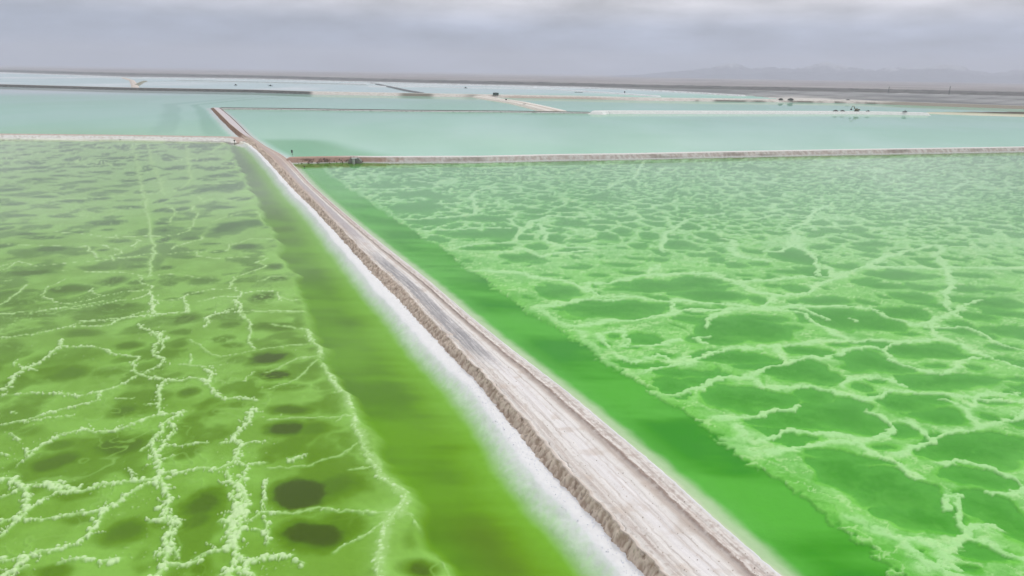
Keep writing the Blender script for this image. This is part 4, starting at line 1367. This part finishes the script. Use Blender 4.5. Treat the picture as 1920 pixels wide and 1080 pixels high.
# ================================================================== THINGS
def excavator(px, py, rz):
    p = at(px, py, 3.3)
    t = thing('excavator', 'dark excavator with its boom raised, working on the bright white salt dike', 'excavator', tuple(p), rz)
    for s in (-1, 1):
        m = MB().prism([(-2.2, .25), (-1.8, 0), (1.8, 0), (2.2, .25), (2.2, .7), (1.8, .95), (-1.8, .95), (-2.2, .7)], s * 1.3 - .35, s * 1.3 + .35)
        m.build('track', M_DARK, t)
    MB().box(-1.2, 1.2, -1.0, 1.0, .4, 1.15).build('undercarriage', M_DARK, t)
    MB().box(-2.6, 1.6, -1.4, 1.4, 1.15, 2.1, .12).build('body', M_YEL, t)
    MB().box(-3.3, -2.2, -1.35, 1.35, 1.2, 2.5, .15).build('counterweight', M_DARK, t)
    cab = MB().box(.2, 1.7, .3, 1.4, 2.1, 3.3, .1).build('cab', M_YEL, t)
    MB().box(1.62, 1.74, .45, 1.25, 2.4, 3.1).build('window', M_GLASS, cab)
    MB().bar((1.5, -.3, 1.8), (4.2, -.3, 5.4), .42, 6, .34).bar((4.2, -.3, 5.4), (6.0, -.3, 5.8), .36, 6, .28).build('boom', M_YEL, t)
    MB().bar((6.0, -.3, 5.9), (7.6, -.3, 2.8), .32, 6, .24).build('arm', M_YEL, t)
    MB().bar((2.4, -.3, 2.0), (4.0, -.3, 4.6), .14, 6).build('hydraulic_cylinder', M_DARK, t)
    MB().prism([(7.2, 2.9), (8.1, 2.6), (8.0, 1.6), (7.0, 1.2), (6.6, 1.9)], -1.0, .4).build('bucket', M_DARK, t)
    t.scale = (1.2, 1.2, 1.2)
    return t


excavator(1606, 208.8, math.radians(197))


def dome(name, mat, rx, ry_, h_, seed, parent=None, n=18, r=7):
    V, F = [(0, 0, h_)], []
    for i in range(1, r + 1):
        a = i / r
        for k in range(n):
            th = 2 * math.pi * k / n
            q = 1 + .12 * math.sin(3 * th + seed) + .08 * math.sin(5 * th + 2 * seed)
            V.append((rx * a * q * math.cos(th), ry_ * a * q * math.sin(th), h_ * (math.cos(a * math.pi / 2) ** .8 if i < r else 0) + (.06 * h_ * math.sin(7 * th + seed + i) if i < r else -.3)))
    for k in range(n):
        F.append((0, 1 + k, 1 + (k + 1) % n))
    for i in range(r - 1):
        for k in range(n):
            a0, a1 = 1 + i * n + k, 1 + i * n + (k + 1) % n
            F.append((a0, a0 + n, a1 + n, a1))
    return soup(name, V, F, mat, parent)


MOUNDS = [(1567, 208.6, 3.3, 3.7, 1.9, 'dark spoil heap on the white dike, leftmost beside the excavator'),
          (1579.5, 208.6, 3.3, 3.5, 1.8, 'dark spoil heap on the white dike, between its twin and the excavator'),
          (1464, 186.0, 5.2, 4.6, 2.0, 'small dark heap on the pale far shore, left one of a pair'),
          (1483, 186.3, 5.2, 5.6, 2.4, 'larger dark heap on the pale far shore, right one of a pair'),
          (1590, 187.9, 5.0, 5.0, 2.0, 'dark heap at the shoreline straight above the excavator')]
for i, (px_, py_, z, r_, h_, lab) in enumerate(MOUNDS):
    o = dome('spoil_heap', M_SPOIL, r_, r_ * .7, h_, i * 1.7)
    o.location = at(px_, py_, z) + np.array([0, 0, -.2])
    o['label'], o['category'], o['group'] = lab, 'heap', 'spoil heaps on the far banks'


def small_truck(px, py, z, rz, label, s=1.0):
    t = thing('pickup_truck', label, 'truck', tuple(at(px, py, z)), rz, 'small trucks on the far banks')
    t.scale = (s, s, s)
    MB().prism([(-2.4, .5), (2.4, .5), (2.45, .95), (1.3, 1.1), (-2.4, 1.05)], -.85, .85).build('body', M_DARK, t)
    MB().prism([(-.3, 1.05), (1.2, 1.1), (.8, 1.75), (-.2, 1.75)], -.78, .78).build('cab', M_GLASS, t)
    for x in (-1.5, 1.5):
        for y in (-.9, .9):
            MB().bar((x, y - .12, .38), (x, y + .12, .38), .38, 12).build('wheel', M_DARK, t)
    return t


pts, rad = [], []
for _ in range(520):
    x = RNG.uniform(548, 900) if RNG.random() < .75 else RNG.uniform(900, 1500)
    k = RNG.random()
    foot = at(x, np.interp(x, [q[0] for q in DIKE_R_FOOT], [q[1] for q in DIKE_R_FOOT]), 0)
    r = RNG.uniform(.12, .42)
    pts.append((foot[0], foot[1] + .1 + 2.0 * k, 2.4 * k * .9))
    rad.append(r)
lumps('rubble', pts, rad, mat_plain('brown_rubble', (0.22, 0.16, 0.13), 0.95, var=.4, scale=.7), 'brown earth rubble slumped on the near face of the right dike')

small_truck(1696.5, 210.4, 3.4, .1, 'small dark truck on the white dike far right of the excavator', 1.2)
small_truck(1627, 209.2, 3.4, .0, 'small dark truck on the white dike just right of the excavator', 1.0)


def barge(px, py, ln, label, cabin=True):
    t = thing('barge', label, 'boat', tuple(at(px, py, 0)), .05, 'barges floating on the far ponds')
    MB().prism([(-ln / 2, .9), (-ln / 2 + 1, -.3), (ln / 2 - 1, -.3), (ln / 2, .9)], -2, 2).build('hull', M_DARK, t)
    if cabin:
        c = MB().box(-ln * .15, ln * .2, -1.3, 1.3, .9, 3.2).build('cabin', M_WALL, t)
        MB().box(-ln * .1, ln * .15, -1.34, -1.28, 1.9, 2.7).build('window', M_GLASS, c)
    MB().bar((-ln * .3, 0, .9), (-ln * .3, 0, 4.5), .12, 6).build('mast', M_DARK, t)
    return t


barge(873, 165.2, 12, 'small dark barge with a cabin on the far pond beside the white salt bank')
barge(1085, 173.3, 22, 'long low dark barge on the far pond right of the white salt bank', False)
barge(507, 161.2, 14, 'dark barge on the far left pond, right one of two')
barge(442, 160.0, 9, 'tiny dark barge on the far left pond, left one of two')


def hut(px, py, z):
    t = thing('pump_house', 'small dark pump house where the causeway meets the long far dike', 'building', tuple(at(px, py, z)), .02)
    MB().box(-5.5, 5.5, -2.5, 2.5, -.3, 3.2).build('wall', M_WALL, t)
    MB().prism([(-6, 3.2), (6, 3.2), (6, 3.45), (0, 4.1), (-6, 3.45)], -3, 3).build('roof', M_DARK, t)
    MB().box(-3.6, -2.4, -2.56, -2.48, -.2, 2.1).build('door', M_DARK, t)
    for x in (0, 3):
        MB().box(x, x + 1.3, -2.56, -2.48, 1.2, 2.2).build('window', M_GLASS, t)


hut(929.5, 177.6, 5.0)

# sluice through the right dike
p = at(664, 306, 0)
t = thing('sluice_gate', 'concrete sluice with a pale pillar and dark wing walls cut into the right dike', 'sluice', (p[0], p[1] + .6, 0), .02)
MB().box(-.55, .55, -1.9, -.9, -.8, 2.3).build('pillar', M_CONC, t)
MB().box(-.8, .8, -2.0, -.5, 2.3, 2.5).build('cap', M_CONC, t)
MB().prism([(-3.0, -.8), (-1.5, -.8), (-1.5, 2.5), (-2.0, 2.4), (-3.0, 1.0)], -.3, 2.6).build('wing_wall', M_DCONC, t)
MB().prism([(1.5, -.8), (3.6, -.8), (3.6, .9), (2.2, 2.5), (1.5, 2.5)], -.3, 2.6).build('wing_wall', M_DCONC, t)
MB().box(-1.7, 1.7, -.2, .1, -.8, 2.2).build('gate_board', M_DCONC, t)
MB().box(-1.9, 1.9, -.3, 4.0, 2.25, 2.42).build('deck', M_CONC, t)
MB().bar((0, -.8, 2.5), (0, -.8, 3.5), .05, 6).build('spindle', M_DARK, t)
rl = MB()
rl.bar((-1.8, -.25, 2.42), (-1.8, -.25, 3.4), .04, 6).bar((1.8, -.25, 2.42), (1.8, -.25, 3.4), .04, 6).bar((-1.8, -.25, 3.4), (1.8, -.25, 3.4), .04, 6)
rl.build('railing', M_DARK, t)


def post(px, py, z, h_, label, r=.12, group='level posts standing in the ponds'):
    t = thing('level_post', label, 'post', tuple(at(px, py, z)), 0, group)
    MB().bar((0, 0, -1.2), (0, 0, h_), r, 8, r * .8).build('pole', M_WOOD, t)
    MB().box(-r * 3, r * 3, -r * 1.6, -r * 1.1, h_ * .45, h_ * .95).build('gauge_board', M_WALL, t)
    return t


post(548, 291, 0, 3.0, 'dark level post standing in the turquoise pond beside the road junction', .16)
post(440, 267, 0, 1.6, 'short dark level post just below the left dike near the junction', .16)
post(949, 190.5, 0, 4.5, 'dark level post left of the diagonal causeway', .5)
post(571, 313.5, 0, .7, 'stubby dark level post in the near right pond below the sluice dike', .16)
post(1171, 176.5, 0, 7, 'pale level post by the far white bank', .5)


def mast(px, py, h_, label):
    t = thing('lattice_mast', label, 'mast', tuple(at(px, py, .8)), 0, 'masts on the far plain')
    m = MB()
    for sx, sy in ((-1, -1), (1, -1), (1, 1), (-1, 1)):
        m.bar((sx * 1.6, sy * 1.6, 0), (sx * .35, sy * .35, h_), .2, 4, .12)
    m.build('legs', M_DARK, t)
    b_ = MB()
    for k in range(7):
        a0, a1 = k / 7, (k + 1) / 7
        w0, w1 = 1.6 - 1.25 * a0, 1.6 - 1.25 * a1
        for (s0, s1) in (((-1, -1), (1, -1)), ((1, -1), (1, 1)), ((1, 1), (-1, 1)), ((-1, 1), (-1, -1))):
            b_.bar((s0[0] * w0, s0[1] * w0, h_ * a0), (s1[0] * w1, s1[1] * w1, h_ * a1), .1, 4)
    b_.build('bracing', M_DARK, t)
    MB().box(-2, 2, -.2, .2, h_ * .87, h_ * .89).build('cross_arm', M_DARK, t)


mast(1665.5, 174.5, 21, 'thin lattice mast on the dark plain, left one above the excavator')
mast(1779, 177.5, 26, 'thin lattice mast on the dark plain, right one and taller')

# dark ramp on the causeway
t = thing('loading_ramp', 'short dark plank ramp across the diagonal causeway', 'ramp', tuple(at(983, 196.2, 1.6)), math.radians(75))
MB().prism([(-6, 0), (6, 0), (6, .9), (-2, 1.0)], -1.2, 1.2).build('ramp_deck', M_WOOD, t)
for y in (-1.1, 1.1):
    MB().bar((-6, y, .9), (6, y, 1.9), .1, 6).build('railing', M_DARK, t)
